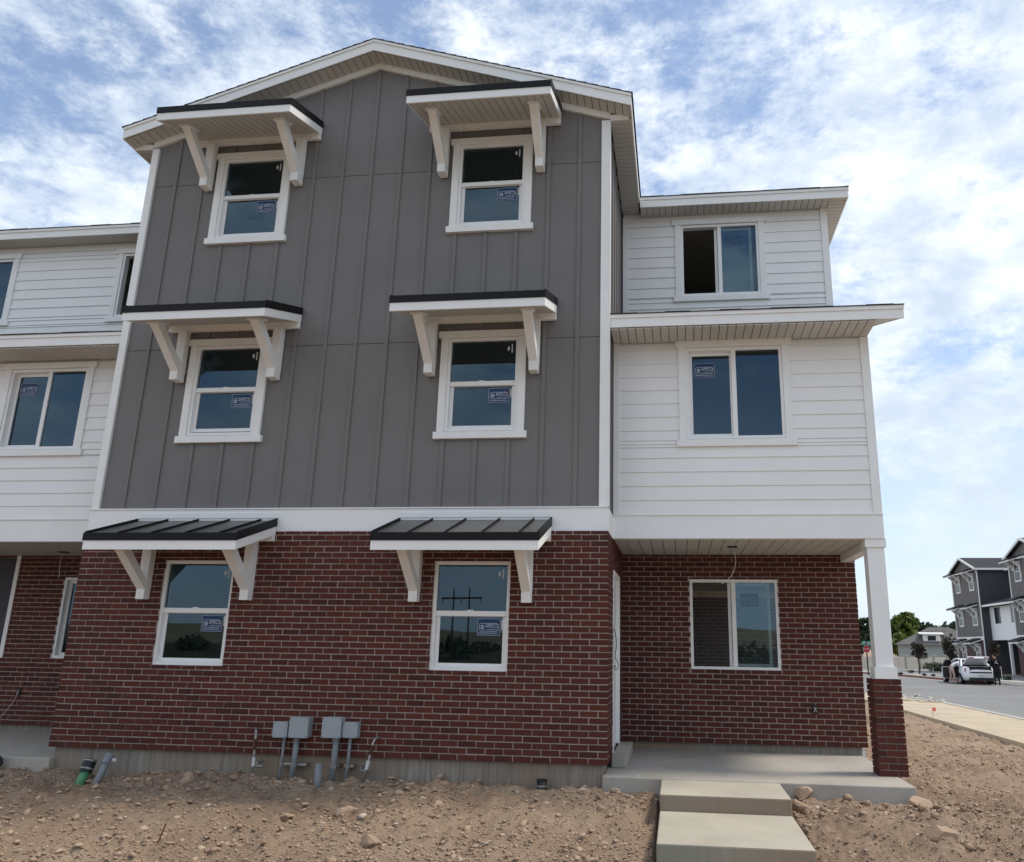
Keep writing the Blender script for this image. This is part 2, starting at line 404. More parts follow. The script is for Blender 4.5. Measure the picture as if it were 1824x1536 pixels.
def awning(root, xc, zb, yw, flash=False):
    hw, yf = .9025, -.85; sl = .28/.87
    z = lambda y: zb+(y-.02)*sl
    x0, x1 = xc-hw, xc+hw
    def slab(mb, a, b, ya, yb, lo, hi): mb.hexa([(a, ya, z(ya)+lo), (b, ya, z(ya)+lo), (b, yb, z(yb)+lo), (a, yb, z(yb)+lo), (a, ya, z(ya)+hi), (b, ya, z(ya)+hi), (b, yb, z(yb)+hi), (a, yb, z(yb)+hi)]); return mb
    core = slab(MB(), x0+.021, x1-.021, yf+.021, yw-.002, .014, .15).build('awning', 'groove_dark', root)
    MB().box(x0, x1, yf, yf+.02, z(yf), z(yf)+.1).build('fascia', 'white_trim', core)
    for a in (x0, x1-.02): slab(MB(), a, a+.02, yf+.0205, yw, 0, .102).build('fascia', 'white_trim', core)
    MB().box(x0-.008, x1+.008, yf-.012, yf+.012, z(yf)+.1005, z(yf)+.185).build('drip_edge', 'black_metal', core)
    for a in (x0-.008, x1-.012): slab(MB(), a, a+.02, yf+.0125, yw, .1025, .2).build('drip_edge', 'black_metal', core)
    xs = [x0+.012]+[x0+.4*k for k in range(1, 5)]+[x1-.012]
    for i in range(5): slab(MB(), xs[i]+.0005, xs[i+1]-.0005, yf+.0125, yw, .152, .172).build('metal_panel', 'bronze_metal', core)
    for x in xs[1:-1]: slab(MB(), x-.006, x+.006, yf-.002, yw, .1725, .196).build('standing_seam', 'black_metal', core)
    n = 18; p = (x1-x0-.042)/n
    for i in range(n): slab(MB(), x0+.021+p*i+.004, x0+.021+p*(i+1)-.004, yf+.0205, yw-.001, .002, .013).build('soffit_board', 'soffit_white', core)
    MB().box(x0+.025, x1-.001, yw-.055, yw-.004, zb-.088, zb-.006).build('ledger_board', 'white_trim', core)
    if flash: MB().box(x0-.003, x1+.01, .012, .0285, zb+.197, zb+.258).build('flashing', 'white_trim', core)
    zt = zb-.775
    for bx in (xc-.649, xc+.649):
        br = MB().box(bx-.055, bx+.055, yw-.10, yw-.0005, zt+.115, zb-.089)
        br.prism([(bx-.052, y, q) for (y, q) in ((-.11, zt), (-.11, zt+.115), (-.62, z(-.62)-.03), (-.49, z(-.49)-.03), (yw-.05, zt+.17), (yw-.001, zt+.11), (yw-.001, zt))], (.104, 0, 0))
        br.hexa([(a, y, z(y)-o) for o in (.031, .0005) for (a, y) in ((bx-.07, -.66), (bx+.07, -.66), (bx+.07, -.42), (bx-.07, -.42))])
        br.build('bracket', 'white_trim', core)
    return core

def lap_wall(root, x0, x1, z0, z1, yf, holes, joints=()):
    k = 0; z = z0
    while z < z1-.02:
        zt = min(z+.1745, z1); row = [(x0, x1, z, zt)]
        for (jx, jk) in joints:
            if jk == k: row = [q for r in row for q in ((r[0], jx-.0012, z, zt), (jx+.0012, r[1], z, zt))] if len(row) == 1 else row
        for r in row:
            for (a, b, c, d) in cut_rects(r, holes):
                MB().hexa([(a, yf, c), (b, yf, c), (b, yf+.022, c), (a, yf+.022, c), (a, yf+.014, d), (b, yf+.014, d), (b, yf+.022, d), (a, yf+.022, d)]).build('lap_board', 'white_paint', root)
        z += .1745; k += 1
def flat_soffit(root, x0, x1, y0, y1, z, pitch=.1, along='y', mat='soffit_white'):
    so = MB().box(x0, x1, y0, y1, z+.0125, z+.03).build('soffit', 'groove_dark', root)
    if along == 'y':
        n = max(1, round((x1-x0)/pitch)); p = (x1-x0)/n
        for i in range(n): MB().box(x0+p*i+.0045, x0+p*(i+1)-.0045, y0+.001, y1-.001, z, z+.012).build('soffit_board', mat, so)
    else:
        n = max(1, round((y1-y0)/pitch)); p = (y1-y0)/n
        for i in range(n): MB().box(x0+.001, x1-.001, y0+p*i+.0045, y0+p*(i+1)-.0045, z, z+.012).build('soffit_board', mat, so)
    return so

# ---------------------------------------------------------------- the house with the grey gabled bay
home = thing('townhouse', 'three storey end townhouse with grey gabled bay, dark red brick base and white right wing', 'house')
BR = Bricks()
WB = [(1.112, 2.004), (4.447, 5.338)]                       # the two window columns of the bay
BH = [(a, b, .925, 2.128) for a, b in WB]                   # openings in brick
bw = mortar_wall(home, 'brick_wall', .004, W-.006, .004, 2.47, 0, BH)
BR.wall_x(bw, 0, W, 0, 37, 0, BH, ztop=2.474, cuts=(7.2*L, 9.2*L))
sw = mortar_wall(home, 'brick_side_wall', .0515, 2.34, .004, 2.46, W, [(.70, 1.76, -.05, 2.10)], 'y')
BR.wall_y(sw, .0515, 2.345, 0, 37, W, [(.70, 1.76, -.05, 2.10)], ztop=2.462, phase=1)
PH = [(7.385, 8.577, .932, 2.126)]
pw = mortar_wall(home, 'porch_brick_wall', W-.04, 9.615, .004, 2.466, 2.35, PH)
BR.wall_x(pw, W+.001, 9.62, 0, 37, 2.35, PH, ztop=2.466)
# pier under the porch column: pinwheel courses
pier = MB().box(9.366, 9.637, .631, .904, -.098, .908).build('column_pier', 'mortar', home)
for k in range(15):
    a = -.1+k*H; h = H-.0105; q = .3048; e = .0975; f = .1973
    px, py = 9.35, .617
    for (bx0, bx1, by0, by1) in ((0, f, 0, e), (f+.01, q, 0, f), (e+.01, q, f+.01, q), (0, e, e+.01, q)):
        if k % 2: bx0, bx1, by0, by1 = q-bx1, q-bx0, by0, by1
        BR.b.append((pier, Vector((px+(bx0+bx1)/2, py+(by0+by1)/2, a+h/2)), (bx1-bx0, by1-by0, h)))
BR.build(300)
# foundation and porch concrete
MB().box(.067, W-.05, .05, 2.3, -.8, .0035).build('foundation', 'foundation', home)
MB().box(W+.002, 9.55, 2.405, 2.9, -.8, .003).build('foundation', 'foundation', home)
bevel(MB().box(W-.049, 9.545, -.05, 2.404, -.6, -.1).build('porch_slab', 'concrete', home), .012)
bevel(MB().box(W+.0005, 6.615, .56, 1.92, -.099, .035).build('door_step', 'concrete', home), .01)
# band board over the brick and over the porch
MB().box(.0, 6.428, .022, .075, 2.476, 2.745).build('band_board', 'white_paint', home)
MB().box(-.004, 6.434, .008, .075, 2.7455, 2.760).build('drip_cap', 'white_trim', home)
MB().box(6.4285, 6.452, .03, .618, 2.466, 2.745).build('band_board', 'white_paint', home)
MB().box(6.4525, 9.605, .604, .72, 2.466, 2.742).build('band_board', 'white_paint', home)
MB().box(6.4525, 9.609, .59, .72, 2.7425, 2.757).build('drip_cap', 'white_trim', home)
MB().box(9.57, 9.605, .7205, 2.43, 2.466, 2.742).build('band_board', 'white_paint', home)
# grey board and batten
BT = [XC+.4035*k for k in range(-7, 8)]
WG = [(a, b, z0, z1) for a, b in WB for z0, z1 in ((3.687, 4.880), (6.437, 7.630))]
CH = [(a-.088, b+.088, z0-.09, z1+.085) for a, b, z0, z1 in WG]
SH = [(a, b, z0, z1) for a, b, z0, z1 in WG]
sh = MB()
for (a, b, c, d) in cut_rects((.02, 6.43, 2.48, 7.80), SH): sh.box(a, b, .078, .115, c, d)
sh.prism([(.02, .078, 7.80), (6.43, .078, 7.80), (6.43, .078, rake(6.43, 8.97)), (XC, .078, 8.97), (.02, .078, rake(.02, 8.97))], (0, .037, 0))
sh.build('sheathing', 'grey_siding', home)
xs = [.05]+BT+[6.40]
for i in range(len(xs)-1):
    for (za, zb) in ((2.7605, 4.8535), (4.8615, 7.2785), (7.2865, 99)):
        for (a, b, c, d) in cut_rects((xs[i], xs[i+1], za, zb), CH):
            if d > 20: poly = [(a, c), (b, c), (b, rake(b, 8.955)), (a, rake(a, 8.955))]
            else: poly = [(a, c), (b, c), (b, d), (a, d)]
            if poly[2][1]-c < .02: continue
            MB().prism([(x, .064, z) for x, z in poly], (0, .0135, 0)).build('siding_panel', 'grey_siding', home)
for x in BT:
    for (a, b, c, d) in cut_rects((x-.024, x+.024, 2.7605, 20), CH):
        tl, tr = (rake(a, 8.95), rake(b, 8.95)) if d > 19 else (d, d)
        MB().prism([(a, .046, c), (b, .046, c), (b, .046, tr), (a, .046, tl)], (0, .0175, 0)).build('batten', 'grey_siding', home)
for (a, b) in ((-.003, .096), (6.336, 6.432)): MB().box(a, b, .028, .077, 2.7608, 7.87).build('corner_board', 'white_trim', home)
MB().box(6.4325, 6.452, .028, .125, 2.7608, 7.87).build('corner_board', 'white_trim', home)
# side wall of the bay above and beside the wing
MB().box(6.39, 6.424, .1255, 2.46, 2.75, 7.88).build('side_sheathing', 'grey_siding', home)
for (y0, y1, z0, z1) in ((.1255, .618, 2.7608, 4.985), (.1255, 2.425, 4.985, 7.86)):
    y = y0
    while y < y1-.02:
        b = min(y+.4035, y1); MB().box(6.4245, 6.434, y, b-.0005, z0, z1).build('siding_panel', 'grey_siding', home)
        if y > y0: MB().box(6.4345, 6.451, y-.024, y+.024, z0, z1-.001).build('batten', 'grey_siding', home)
        y += .4035
# windows of the bay
for i, (a, b) in enumerate(WB):
    window(home, a, b, .925, 2.128, .028, zm=1.546)
    window(home, a, b, 3.687, 4.880, .042, casing=.022, zm=4.292, lift=.022 if i == 0 else 0)
    window(home, a, b, 6.437, 7.630, .042, casing=.022, zm=7.052)
for xc in (1.571, 4.893):
    awning(home, xc, 2.44, .0, True); awning(home, xc, 5.165, .045); awning(home, xc, 7.935, .045)
# gable: rake frieze, soffit boards, barge boards, roof
AF = 9.02
for s in (-1, 1):
    xe = XC+s*3.51; xw = XC+s*3.225
    fz = lambda x, d=0: AF-.325*abs(x-XC)+d
    P = [(XC, .026, fz(XC, -.085)), (xw, .026, fz(xw, -.085)), (xw, .026, fz(xw, .004)), (XC, .026, fz(XC, .004))]
    MB().prism(P, (0, .05, 0)).build('rake_frieze', 'white_trim', home)
    so = MB().prism([(XC, -.215, fz(XC, .0135)), (xe, -.215, fz(xe, .0135)), (xe, -.215, fz(xe, .03)), (XC, -.215, fz(XC, .03))], (0, .34, 0)).build('soffit', 'groove_dark', home)
    n = 35
    for i in range(n):
        a, b = XC+s*(3.49*i/n+.0045), XC+s*(3.49*(i+1)/n-.0045)
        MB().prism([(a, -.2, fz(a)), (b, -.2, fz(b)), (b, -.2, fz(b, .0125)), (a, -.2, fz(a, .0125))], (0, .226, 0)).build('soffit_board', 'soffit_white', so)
    MB().prism([(XC, -.235, fz(XC)), (xe, -.235, fz(xe)), (xe, -.235, fz(xe, .128)), (XC, -.235, fz(XC, .128))], (0, .018, 0)).build('barge_board', 'white_trim', home)
    MB().prism([(XC, -.252, fz(XC, .1285)), (xe, -.252, fz(xe, .1285)), (xe, -.252, fz(xe, .166)), (XC, -.252, fz(XC, .166))], (0, .03, 0)).build('drip_edge', 'white_trim', home)
    n = 24
    rf = MB().prism([(XC, -.23, fz(XC, .05)), (xe-s*.03, -.23, fz(xe-s*.03, .05)), (xe-s*.03, -.23, fz(xe-s*.03, .164)), (XC, -.23, fz(XC, .164))], (0, 10, 0)).build('roof', 'shingle', home)
    for i in range(n):                                          # shingle courses showing as a stepped dark edge
        a, b = 3.53*i/n, 3.53*(i+1)/n
        MB().prism([(XC+s*a, -.26, fz(XC+s*a, .1665)), (XC+s*b, -.26, fz(XC+s*b, .1665)), (XC+s*b, -.26, fz(XC+s*b, .184)), (XC+s*a, -.26, fz(XC+s*a, .174))], (0, 10.02, 0)).build('shingle_course', 'shingle', rf)
    # eave: fascia, level soffit, front return
    xa, xb = sorted((xw+s*.001, xe))
    yend = 2.1 if s > 0 else 2.1
    MB().box(*sorted((xe, xe-s*.018)), -.2165, yend, fz(xe)-.006, fz(xe, .12)).build('eave_fascia', 'white_trim', home)
    flat_soffit(home, xa if s < 0 else 6.4525, xb-.019 if s > 0 else -.004, .03, 2.42, 7.868, along='x')
    MB().box(*((6.4525, 6.69) if s > 0 else (-.265, -.0035)), .012, .0295, 7.855, 7.935).build('rake_return', 'white_trim', home)

# ---------------------------------------------------------------- white wing on the right
W2 = (7.366, 8.556, 3.690, 4.878); W3 = (7.362, 8.556, 6.424, 7.622)
def hole(wn, m=.0895): return (wn[0]-m, wn[1]+m, wn[2]-.012, wn[3]+.004)
def holes_full(wn): return [hole(wn), (wn[0]-.124, wn[1]+.124, wn[3]+.0045, wn[3]+.0885), (wn[0]-.124, wn[1]+.124, wn[2]-.0975, wn[2]-.012)]
def white_level(root, x0, x1, z0, z1, yw, wins, cbl, cbr, depth, joints=()):
    sh = MB()
    for (a, b, c, d) in cut_rects((x0+.01, x1-.03, z0, z1+.1), [tuple(q) for q in wins]): sh.box(a, b, yw+.024, yw+.06, c, d)
    sh.build('sheathing', 'white_paint', root)
    hl = [h for q in wins for h in holes_full(q)]
    lap_wall(root, x0+(.075 if cbl else 0), x1-(.101 if cbr else 0), z0, z1, yw, hl, joints)
    if cbl: MB().box(x0+.003, x0+.074, yw-.012, yw+.0235, z0+.001, z1).build('corner_board', 'white_trim', root)
    if cbr: MB().box(x1-.1, x1, yw-.012, yw+.0235, z0+.001, z1).build('corner_board', 'white_trim', root)
white_level(home, W+.003, 9.603, 2.7575, 4.962, .612, [W2], True, True, 2)
MB().box(9.56, 9.602, .637, 2.46, 2.745, 5.05).build('side_wall', 'white_paint', home)
window(home, *W2, .615, kind='slide', casing=.596, room=1.6)
white_level(home, W+.003, 9.603, 5.70, 7.806, 2.43, [W3], True, True, 2)
sdw = MB()
for (a, b, c, d) in cut_rects((2.4555, 9, -.5, 8.0), [(5.2, 7.4, .1, 2.35)]): sdw.box(9.56, 9.602, a, b, c, d)  # unseen opening added so daylight reaches the room behind the porch window
sdw.build('side_wall', 'white_paint', home)
MB().box(0.02, 9.55, 8.9, 9, -.5, 8.0).build('back_wall', 'white_paint', home)
MB().box(0.0, .05, .12, 9, -.5, 7.9).build('party_wall', 'grey_siding', home)
window(home, *W3, 2.433, kind='slide', casing=2.414, opened=True)
def eave(root, x0, x1, y, z, ys, side_r=None, shed=None):
    # fascia + drip edge + shingle lip along a level eave
    MB().box(x0, x1, y, y+.018, z-.004, z+.112).build('fascia', 'white_trim', root)
    MB().box(x0, x1+.004, y-.016, y+.016, z+.1125, z+.158).build('drip_edge', 'white_trim', root)
    x = x0
    while x < x1-.01:                                       # shingle tabs over the eave, slightly uneven
        b = min(x+RNG.uniform(.25, .4), x1+.012); MB().box(x, b-.002, y-.028, y+.4, z+.1585, z+.1585+RNG.uniform(.008, .017)).build('shingle', 'shingle', root); x = b
# lower shed roof between second and third floor
def lower_roof(root, x0, x1, right_end):
    eave(root, x0, x1, .10, 4.99, 0)
    flat_soffit(root, x0, 9.602 if right_end else x1, .119, .611, 4.966)
    sl = 1/3
    zr = lambda y, d: 4.99+(y-.1)*sl+d
    rf = MB().hexa([(x0, .13, zr(.13, .05)), (x1-.02, .13, zr(.13, .05)), (x1-.02, 2.425, zr(2.425, .05)), (x0, 2.425, zr(2.425, .05)), (x0, .13, zr(.13, .15)), (x1-.02, .13, zr(.13, .15)), (x1-.02, 2.425, zr(2.425, .15)), (x0, 2.425, zr(2.425, .15))]).build('lower_roof', 'shingle', root)
    if right_end:
        MB().prism([(x1-.019, y, q) for y, q in ((.1185, zr(.1185, -.004)), (2.42, zr(2.42, -.004)), (2.42, zr(2.42, .112)), (.1185, zr(.1185, .112)))], (.018, 0, 0)).build('rake_board', 'white_trim', root)
        so = MB().hexa([(9.604, .119, zr(.119, .016)), (x1-.02, .119, zr(.119, .016)), (x1-.02, 2.42, zr(2.42, .016)), (9.604, 2.42, zr(2.42, .016)), (9.604, .119, zr(.119, .03)), (x1-.02, .119, zr(.119, .03)), (x1-.02, 2.42, zr(2.42, .03)), (9.604, 2.42, zr(2.42, .03))]).build('soffit', 'groove_dark', root)
        for i in range(23):
            a, b = .119+.1*i+.002, .119+.1*(i+1)-.002
            MB().hexa([(9.604, a, zr(a, .003)), (x1-.02, a, zr(a, .003)), (x1-.02, b, zr(b, .003)), (9.604, b, zr(b, .003)), (9.604, a, zr(a, .0155)), (x1-.02, a, zr(a, .0155)), (x1-.02, b, zr(b, .0155)), (9.604, b, zr(b, .0155))]).build('soffit_board', 'soffit_white', so)
lower_roof(home, W+.004, 9.91, True)
def upper_roof(root, x0, x1, right_end):
    eave(root, x0, x1, 2.11, 7.80, 0)
    flat_soffit(root, x0, x1-.0005 if not right_end else 9.602, 2.129, 2.429, 7.806)
    sl = 1/3; zr = lambda y, d: 7.80+(y-2.11)*sl+d
    if right_end:
        flat_soffit(root, 9.6035, x1-.019, 2.129, 8.9, 7.806, along='x')
        MB().box(x1-.018, x1, 2.1285, 9, 7.796, 7.912).build('fascia', 'white_trim', root)
        MB().box(x1-.016, x1+.016, 2.1285, 9, 7.9125, 7.958).build('drip_edge', 'white_trim', root)
        mb = MB(); a, b, r = 2.13, 8.9, (8.9-2.13)/2
        mb.add([(x0, a, 7.95), (x1, a, 7.95), (x1, b, 7.95), (x0, b, 7.95), (x0, a+r, 7.95+r*sl), (x1-r, a+r, 7.95+r*sl)], [(0, 1, 5, 4), (1, 2, 5), (2, 3, 4, 5), (0, 4, 3), (0, 3, 2, 1)])
        mb.build('upper_roof', 'shingle', root)
    else:
        MB().hexa([(x0, 2.13, zr(2.13, .06)), (x1, 2.13, zr(2.13, .06)), (x1, 6, zr(6, .06)), (x0, 6, zr(6, .06)), (x0, 2.13, zr(2.13, .15)), (x1, 2.13, zr(2.13, .15)), (x1, 6, zr(6, .15)), (x0, 6, zr(6, .15))]).build('upper_roof', 'shingle', root)
upper_roof(home, 6.742, 9.872, True)
# ---------------------------------------------------------------- porch: ceiling, beam, column, door, window
flat_soffit(home, W+.004, 9.43, .7205, 2.348, 2.466, pitch=.15)
MB().box(9.4305, 9.569, .7205, 2.349, 2.366, 2.47).build('porch_beam', 'white_trim', home)
col = MB().box(9.408, 9.600, .645, .835, 1.037, 2.367).build('porch_column', 'white_paint', home)
MB().box(9.386, 9.620, .622, .858, 2.3675, 2.4655).build('capital', 'white_trim', col)
MB().box(9.384, 9.625, .620, .860, .928, 1.0365).build('base_trim', 'white_trim', col)
MB().box(9.380, 9.630, .616, .864, .9085, .9275).build('base_trim', 'white_trim', col)
window(home, 7.385, 8.577, .932, 2.126, 2.362, kind='slide', opened=True, room=0)
# see-through room behind the porch window: ceiling, header beam, open far side and a grey brick wall outside
rm = MB()
a, b, c, d = 6.9, 9.5, 2.49, 7.5
rm.quad((a, c, -.02), (a, d, -.02), (a, d, 2.44), (a, c, 2.44)); rm.quad((a, c, 2.44), (a, d, 2.44), (b, d, 2.44), (b, c, 2.44))
rm.quad((a, c, 2.126), (b, c, 2.126), (b, c, 2.44), (a, c, 2.44)); rm.quad((a, c, -.02), (7.3, c, -.02), (7.3, c, 2.3), (a, c, 2.3)); rm.quad((8.64, c, -.02), (b, c, -.02), (b, c, 2.3), (8.64, c, 2.3)); rm.quad((7.3, c, -.02), (8.64, c, -.02), (8.64, c, .93), (7.3, c, .93))
rm.box(a, b, 4.7, 4.85, 2.12, 2.43)
rm.mi = 1; rm.quad((a, c, -.02), (b, c, -.02), (b, d, -.02), (a, d, -.02))
rm.build('room_interior', ['drywall', 'room_floor'], home)
gb = MB().quad((a, d-.02, 0), (b, d-.02, 0), (b, d-.02, 2.44), (a, d-.02, 2.44)).build('inner_wall', 'mortar', home)
bb = MB()
for k in range(32):
    x = a+(.1 if k % 2 else 0)
    while x < b: bb.box(x, min(x+.192, b), d-.03, d-.01, .02+k*.0677, .02+k*.0677+.057); x += .2032
struct(bb.build('bricks', 'brick_grey', gb), 'stuff')
dr = MB().box(W-.075, W-.035, .76, 1.70, .0, 2.05).build('door', 'white_trim', home)
for (y0, y1, z0, z1) in ((.70, .7595, .036, 2.10), (1.7005, 1.76, .036, 2.10), (.76, 1.70, 2.0505, 2.10)): MB().box(W-.08, W+.012, y0, y1, z0, z1).build('door_casing', 'white_trim', dr)
for (z0, z1) in ((.15, .95), (1.1, 1.9)):
    for (y0, y1) in ((.88, 1.18), (1.28, 1.58)): MB().box(W-.036, W-.030, y0, y1, z0, z1).build('door_panel', 'white_trim', dr)
MB().tube([(W-.035, .83, .98), (W+.015, .83, .98)], .012).tube([(W+.012, .83, .98), (W+.014, .94, .98)], .010).build('door_handle', 'galv', dr)

# ---------------------------------------------------------------- neighbour on the left
nb = thing('townhouse', 'neighbouring white lap sided townhouse left of the grey bay with dark recessed brick porch', 'house', (0, 0, 0))
NB = Bricks()
NH = [(-2.082, -.89, .915, 2.10), (-4.1, -2.87, .905, 2.40)]
nw = mortar_wall(nb, 'porch_brick_wall', -3.6, -.001, -.03, 2.466, 2.35, NH)
NB.wall_x(nw, -3.6+L*.4, -.002, -.034, 37, 2.35, NH, ztop=2.462)
NB.build(300)
MB().box(-4.2, -.002, 2.405, 2.9, -.8, -.035).build('foundation', 'foundation', nb)
bevel(MB().box(-4.2, .066, -.03, 2.404, -.6, -.12).build('porch_slab', 'concrete', nb), .012)
window(nb, -2.082, -.89, .915, 2.10, 2.362, kind='slide', st=False, room=2)
MB().box(-4.1, -2.936, 2.375, 2.40, .93, 2.428).build('porch_panel', 'dark_side', nb)
MB().box(-2.935, -2.871, 2.335, 2.40, .905, 2.428).build('panel_trim', 'white_trim', nb)
MB().box(-4.1, -2.936, 2.335, 2.40, .905, .9295).build('panel_trim', 'white_trim', nb)
N2 = (-2.035, -.862, 3.690, 4.845); N3 = (-2.112, -.92, 6.43, 7.59); N3b = (-5.35, -4.165, 6.43, 7.59)
MB().box(-6.4, -.0045, .604, .72, 2.43, 2.715).build('band_board', 'white_paint', nb)
MB().box(-6.4, -.0045, .59, .72, 2.7155, 2.73).build('drip_cap', 'white_trim', nb)
white_level(nb, -6.4, -.0045, 2.7305, 4.962, .612, [N2], False, False, 2, joints=((-1.35, 4), (-.95, 0), (-2.3, 8)))
window(nb, *N2, .615, kind='slide', casing=.596, room=1.6)
white_level(nb, -8.4, -.0045, 5.60, 7.806, 2.43, [N3, N3b], False, False, 2, joints=((-2.7, 12), (-3.3, 3), (-2.6, 5)))
window(nb, *N3, 2.433, kind='slide', casing=2.414, opened=True, st=False); window(nb, *N3b, 2.433, kind='slide', casing=2.414, st=False)
MB().box(-8.4, -8.36, .7, 6, -.5, 8).build('side_wall', 'white_paint', nb)
lower_roof(nb, -6.4, -.0045, False); upper_roof(nb, -8.4, -.285, False)
flat_soffit(nb, -4.2, -.0045, .7205, 2.348, 2.43, pitch=.15)

# ---------------------------------------------------------------- front walk
st1 = thing('front_walk', 'two broad concrete steps and walk leading up to the porch slab', 'steps', (7.615, -1, -.5))
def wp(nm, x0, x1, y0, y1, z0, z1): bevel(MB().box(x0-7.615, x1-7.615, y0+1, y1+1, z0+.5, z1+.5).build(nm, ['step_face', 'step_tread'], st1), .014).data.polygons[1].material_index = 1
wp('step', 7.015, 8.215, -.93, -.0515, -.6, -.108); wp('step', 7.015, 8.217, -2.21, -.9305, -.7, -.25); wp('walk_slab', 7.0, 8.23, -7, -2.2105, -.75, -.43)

# ================================================================== GROUND
def lattice(seed): return np.random.RandomState(seed).rand(256, 256)
def vnoise(x, y, seed):
    g = lattice(seed); xi = np.floor(x).astype(int); yi = np.floor(y).astype(int); u = x-xi; v = y-yi
    u = u*u*(3-2*u); v = v*v*(3-2*v); A = g[xi % 256, yi % 256]; B = g[(xi+1) % 256, yi % 256]; C = g[xi % 256, (yi+1) % 256]; D = g[(xi+1) % 256, (yi+1) % 256]
    return (A*(1-u)+B*u)*(1-v)+(C*(1-u)+D*u)*v-.5
def fbm(x, y, seed, o=5, gain=.55):
    s = 0; a = 1; f = 1
    for k in range(o): s = s+a*vnoise(x*f+17.3*k, y*f-9.1*k, seed+k); a *= gain; f *= 2.03
    return s
def sstep(a, b, x): t = np.clip((x-a)/(b-a), 0, 1); return t*t*(3-2*t)
def gz(x, y):
    x = np.asarray(x, float); y = np.asarray(y, float)
    z = -.30-.16*sstep(-.2, -3.0, y)-.06*sstep(-3.4, -9, y)
    z = z-.12*sstep(10.5, 13.3, x)*sstep(-3, 4, y)-.10*sstep(3, 9, y)*sstep(9.5, 11, x)
    near = sstep(60, 20, np.hypot(x-6, y))
    lump = .05*fbm(x*1.1, y*1.1, 3, 3)+.10*np.maximum(0, fbm(x*2.6+4, y*2.6, 11, 3)-.08)+.05*np.maximum(0, fbm(x*6+4, y*6, 12, 2)-.05)
    crumb = .09*np.abs(fbm(x*7, y*7, 21, 4, .62))+.03*fbm(x*22, y*22, 31, 3, .6)
    calm = .6+.5*sstep(-.25, .25, fbm(x*.8+3, y*.8+8, 41, 2))
    edge = .035*np.exp(-((y+.18)/.16)**2)*(x < 6.4)*(x > 0)
    z = z+near*(lump+crumb*calm)+edge-.055*np.exp(-(((x-.75)/.4)**2+((y+.4)/.25)**2))
    z = np.where((x > 6.98) & (x < 8.25) & (y > -9), np.minimum(z, -.47), z)
    z = z-.06*np.exp(-((x-6.93)/.10)**2)*sstep(-.1, -.4, y)
    # yards slope to the kerb line, flat beyond
    far = sstep(13.42, 13.62, x)
    z = z*(1-far)+(-.56)*far
    z = np.where(y > 21, np.minimum(z, -.56), z)
    z = np.where(y < -12, np.minimum(z, -.5), z)
    return z
def ground():
    def axis(lo, hi, step, ext, n):
        a = np.arange(lo, hi+1e-6, step); g = np.geomspace(step*1.5, ext, n); return np.concatenate([(lo-np.cumsum(g)[::-1]), a, hi+np.cumsum(g)])
    X = axis(-2.0, 13.6, .034, 420, 46); Y = np.concatenate([(-3.4-np.cumsum(np.geomspace(.04, 420, 46))[::-1]), np.arange(-3.4, .301, .03), .3+np.cumsum(np.geomspace(.04, .16, 10)), ])
    Y = np.concatenate([Y, Y[-1]+np.arange(1, 130)*.16]); Y = np.concatenate([Y, Y[-1]+np.cumsum(np.geomspace(.3, 420, 40))])
    gx, gy = np.meshgrid(X, Y); z = gz(gx, gy); nx, ny = len(X), len(Y)
    v = np.stack([gx, gy, z], -1).reshape(-1, 3); i = np.arange(nx*ny).reshape(ny, nx)
    f = np.stack([i[:-1, :-1], i[:-1, 1:], i[1:, 1:], i[1:, :-1]], -1).reshape(-1, 4)
    me = bpy.data.meshes.new('ground'); me.from_pydata(v.tolist(), [], f.tolist()); me.materials.append(MATS['dirt'])
    me.polygons.foreach_set('use_smooth', [True]*len(f)); me.update(); struct(link('ground', me))
def dirt_mat():
    m, t, b = newmat('dirt'); p = wpos(t)
    a = noise(t, p, .9, 6, .6, .4); c2 = noise(t, p, 14, 6, .7, .2); fz = noise(t, p, 120, 4, .7)
    c = ramp(t, a, [(.3, (.27, .188, .132)), (.5, (.375, .268, .19)), (.7, (.47, .35, .25))])
    c = mixc(t, math_(t, 'MULTIPLY', c2, .5), c, (.23, .162, .115))
    du = ramp(t, noise(t, p, 2.1, 7, .7, .5), [(.5, (0, 0, 0)), (.7, (1, 1, 1))]); c = mixc(t, math_(t, 'MULTIPLY', du, .55), c, (.42, .325, .245))
    sp = ramp(t, noise(t, p, 60, 3, .6), [(.62, (0, 0, 0)), (.74, (1, 1, 1))]); c = mixc(t, math_(t, 'MULTIPLY', sp, .35), c, (.5, .41, .33))
    # weedy field behind the camera, dry grass further off
    sep = N(t, 'ShaderNodeSeparateXYZ'); t.links.new(p, sep.inputs[0])
    fld = N(t, 'ShaderNodeMapRange'); t.links.new(sep.outputs[1], fld.inputs[0]); fld.inputs[1].default_value = -14; fld.inputs[2].default_value = -19
    wd = ramp(t, noise(t, p, .25, 6, .7), [(.35, (.045, .045, .022)), (.6, (.085, .075, .035)), (.8, (.16, .125, .07))])
    c = mixc(t, fld.outputs[0], c, wd)
    t.links.new(c, b.inputs['Base Color']); b.inputs['Roughness'].default_value = .95; b.inputs['Specular IOR Level'].default_value = .12
    bump(t, b, math_(t, 'ADD', c2, math_(t, 'MULTIPLY', fz, .7)), .9, .03)
dirt_mat()
m, t, b = newmat('clod'); oi = N(t, 'ShaderNodeObjectInfo'); at = N(t, 'ShaderNodeAttribute'); at.attribute_name = 'bv'
r_ = math_(t, 'FRACT', math_(t, 'ADD', oi.outputs['Random'], at.outputs['Fac'])); p = wpos(t)
c = ramp(t, r_, [(0, (.31, .218, .155)), (.4, (.39, .28, .20)), (.88, (.46, .335, .245)), (.97, (.50, .38, .29)), (1, (.58, .5, .43))])
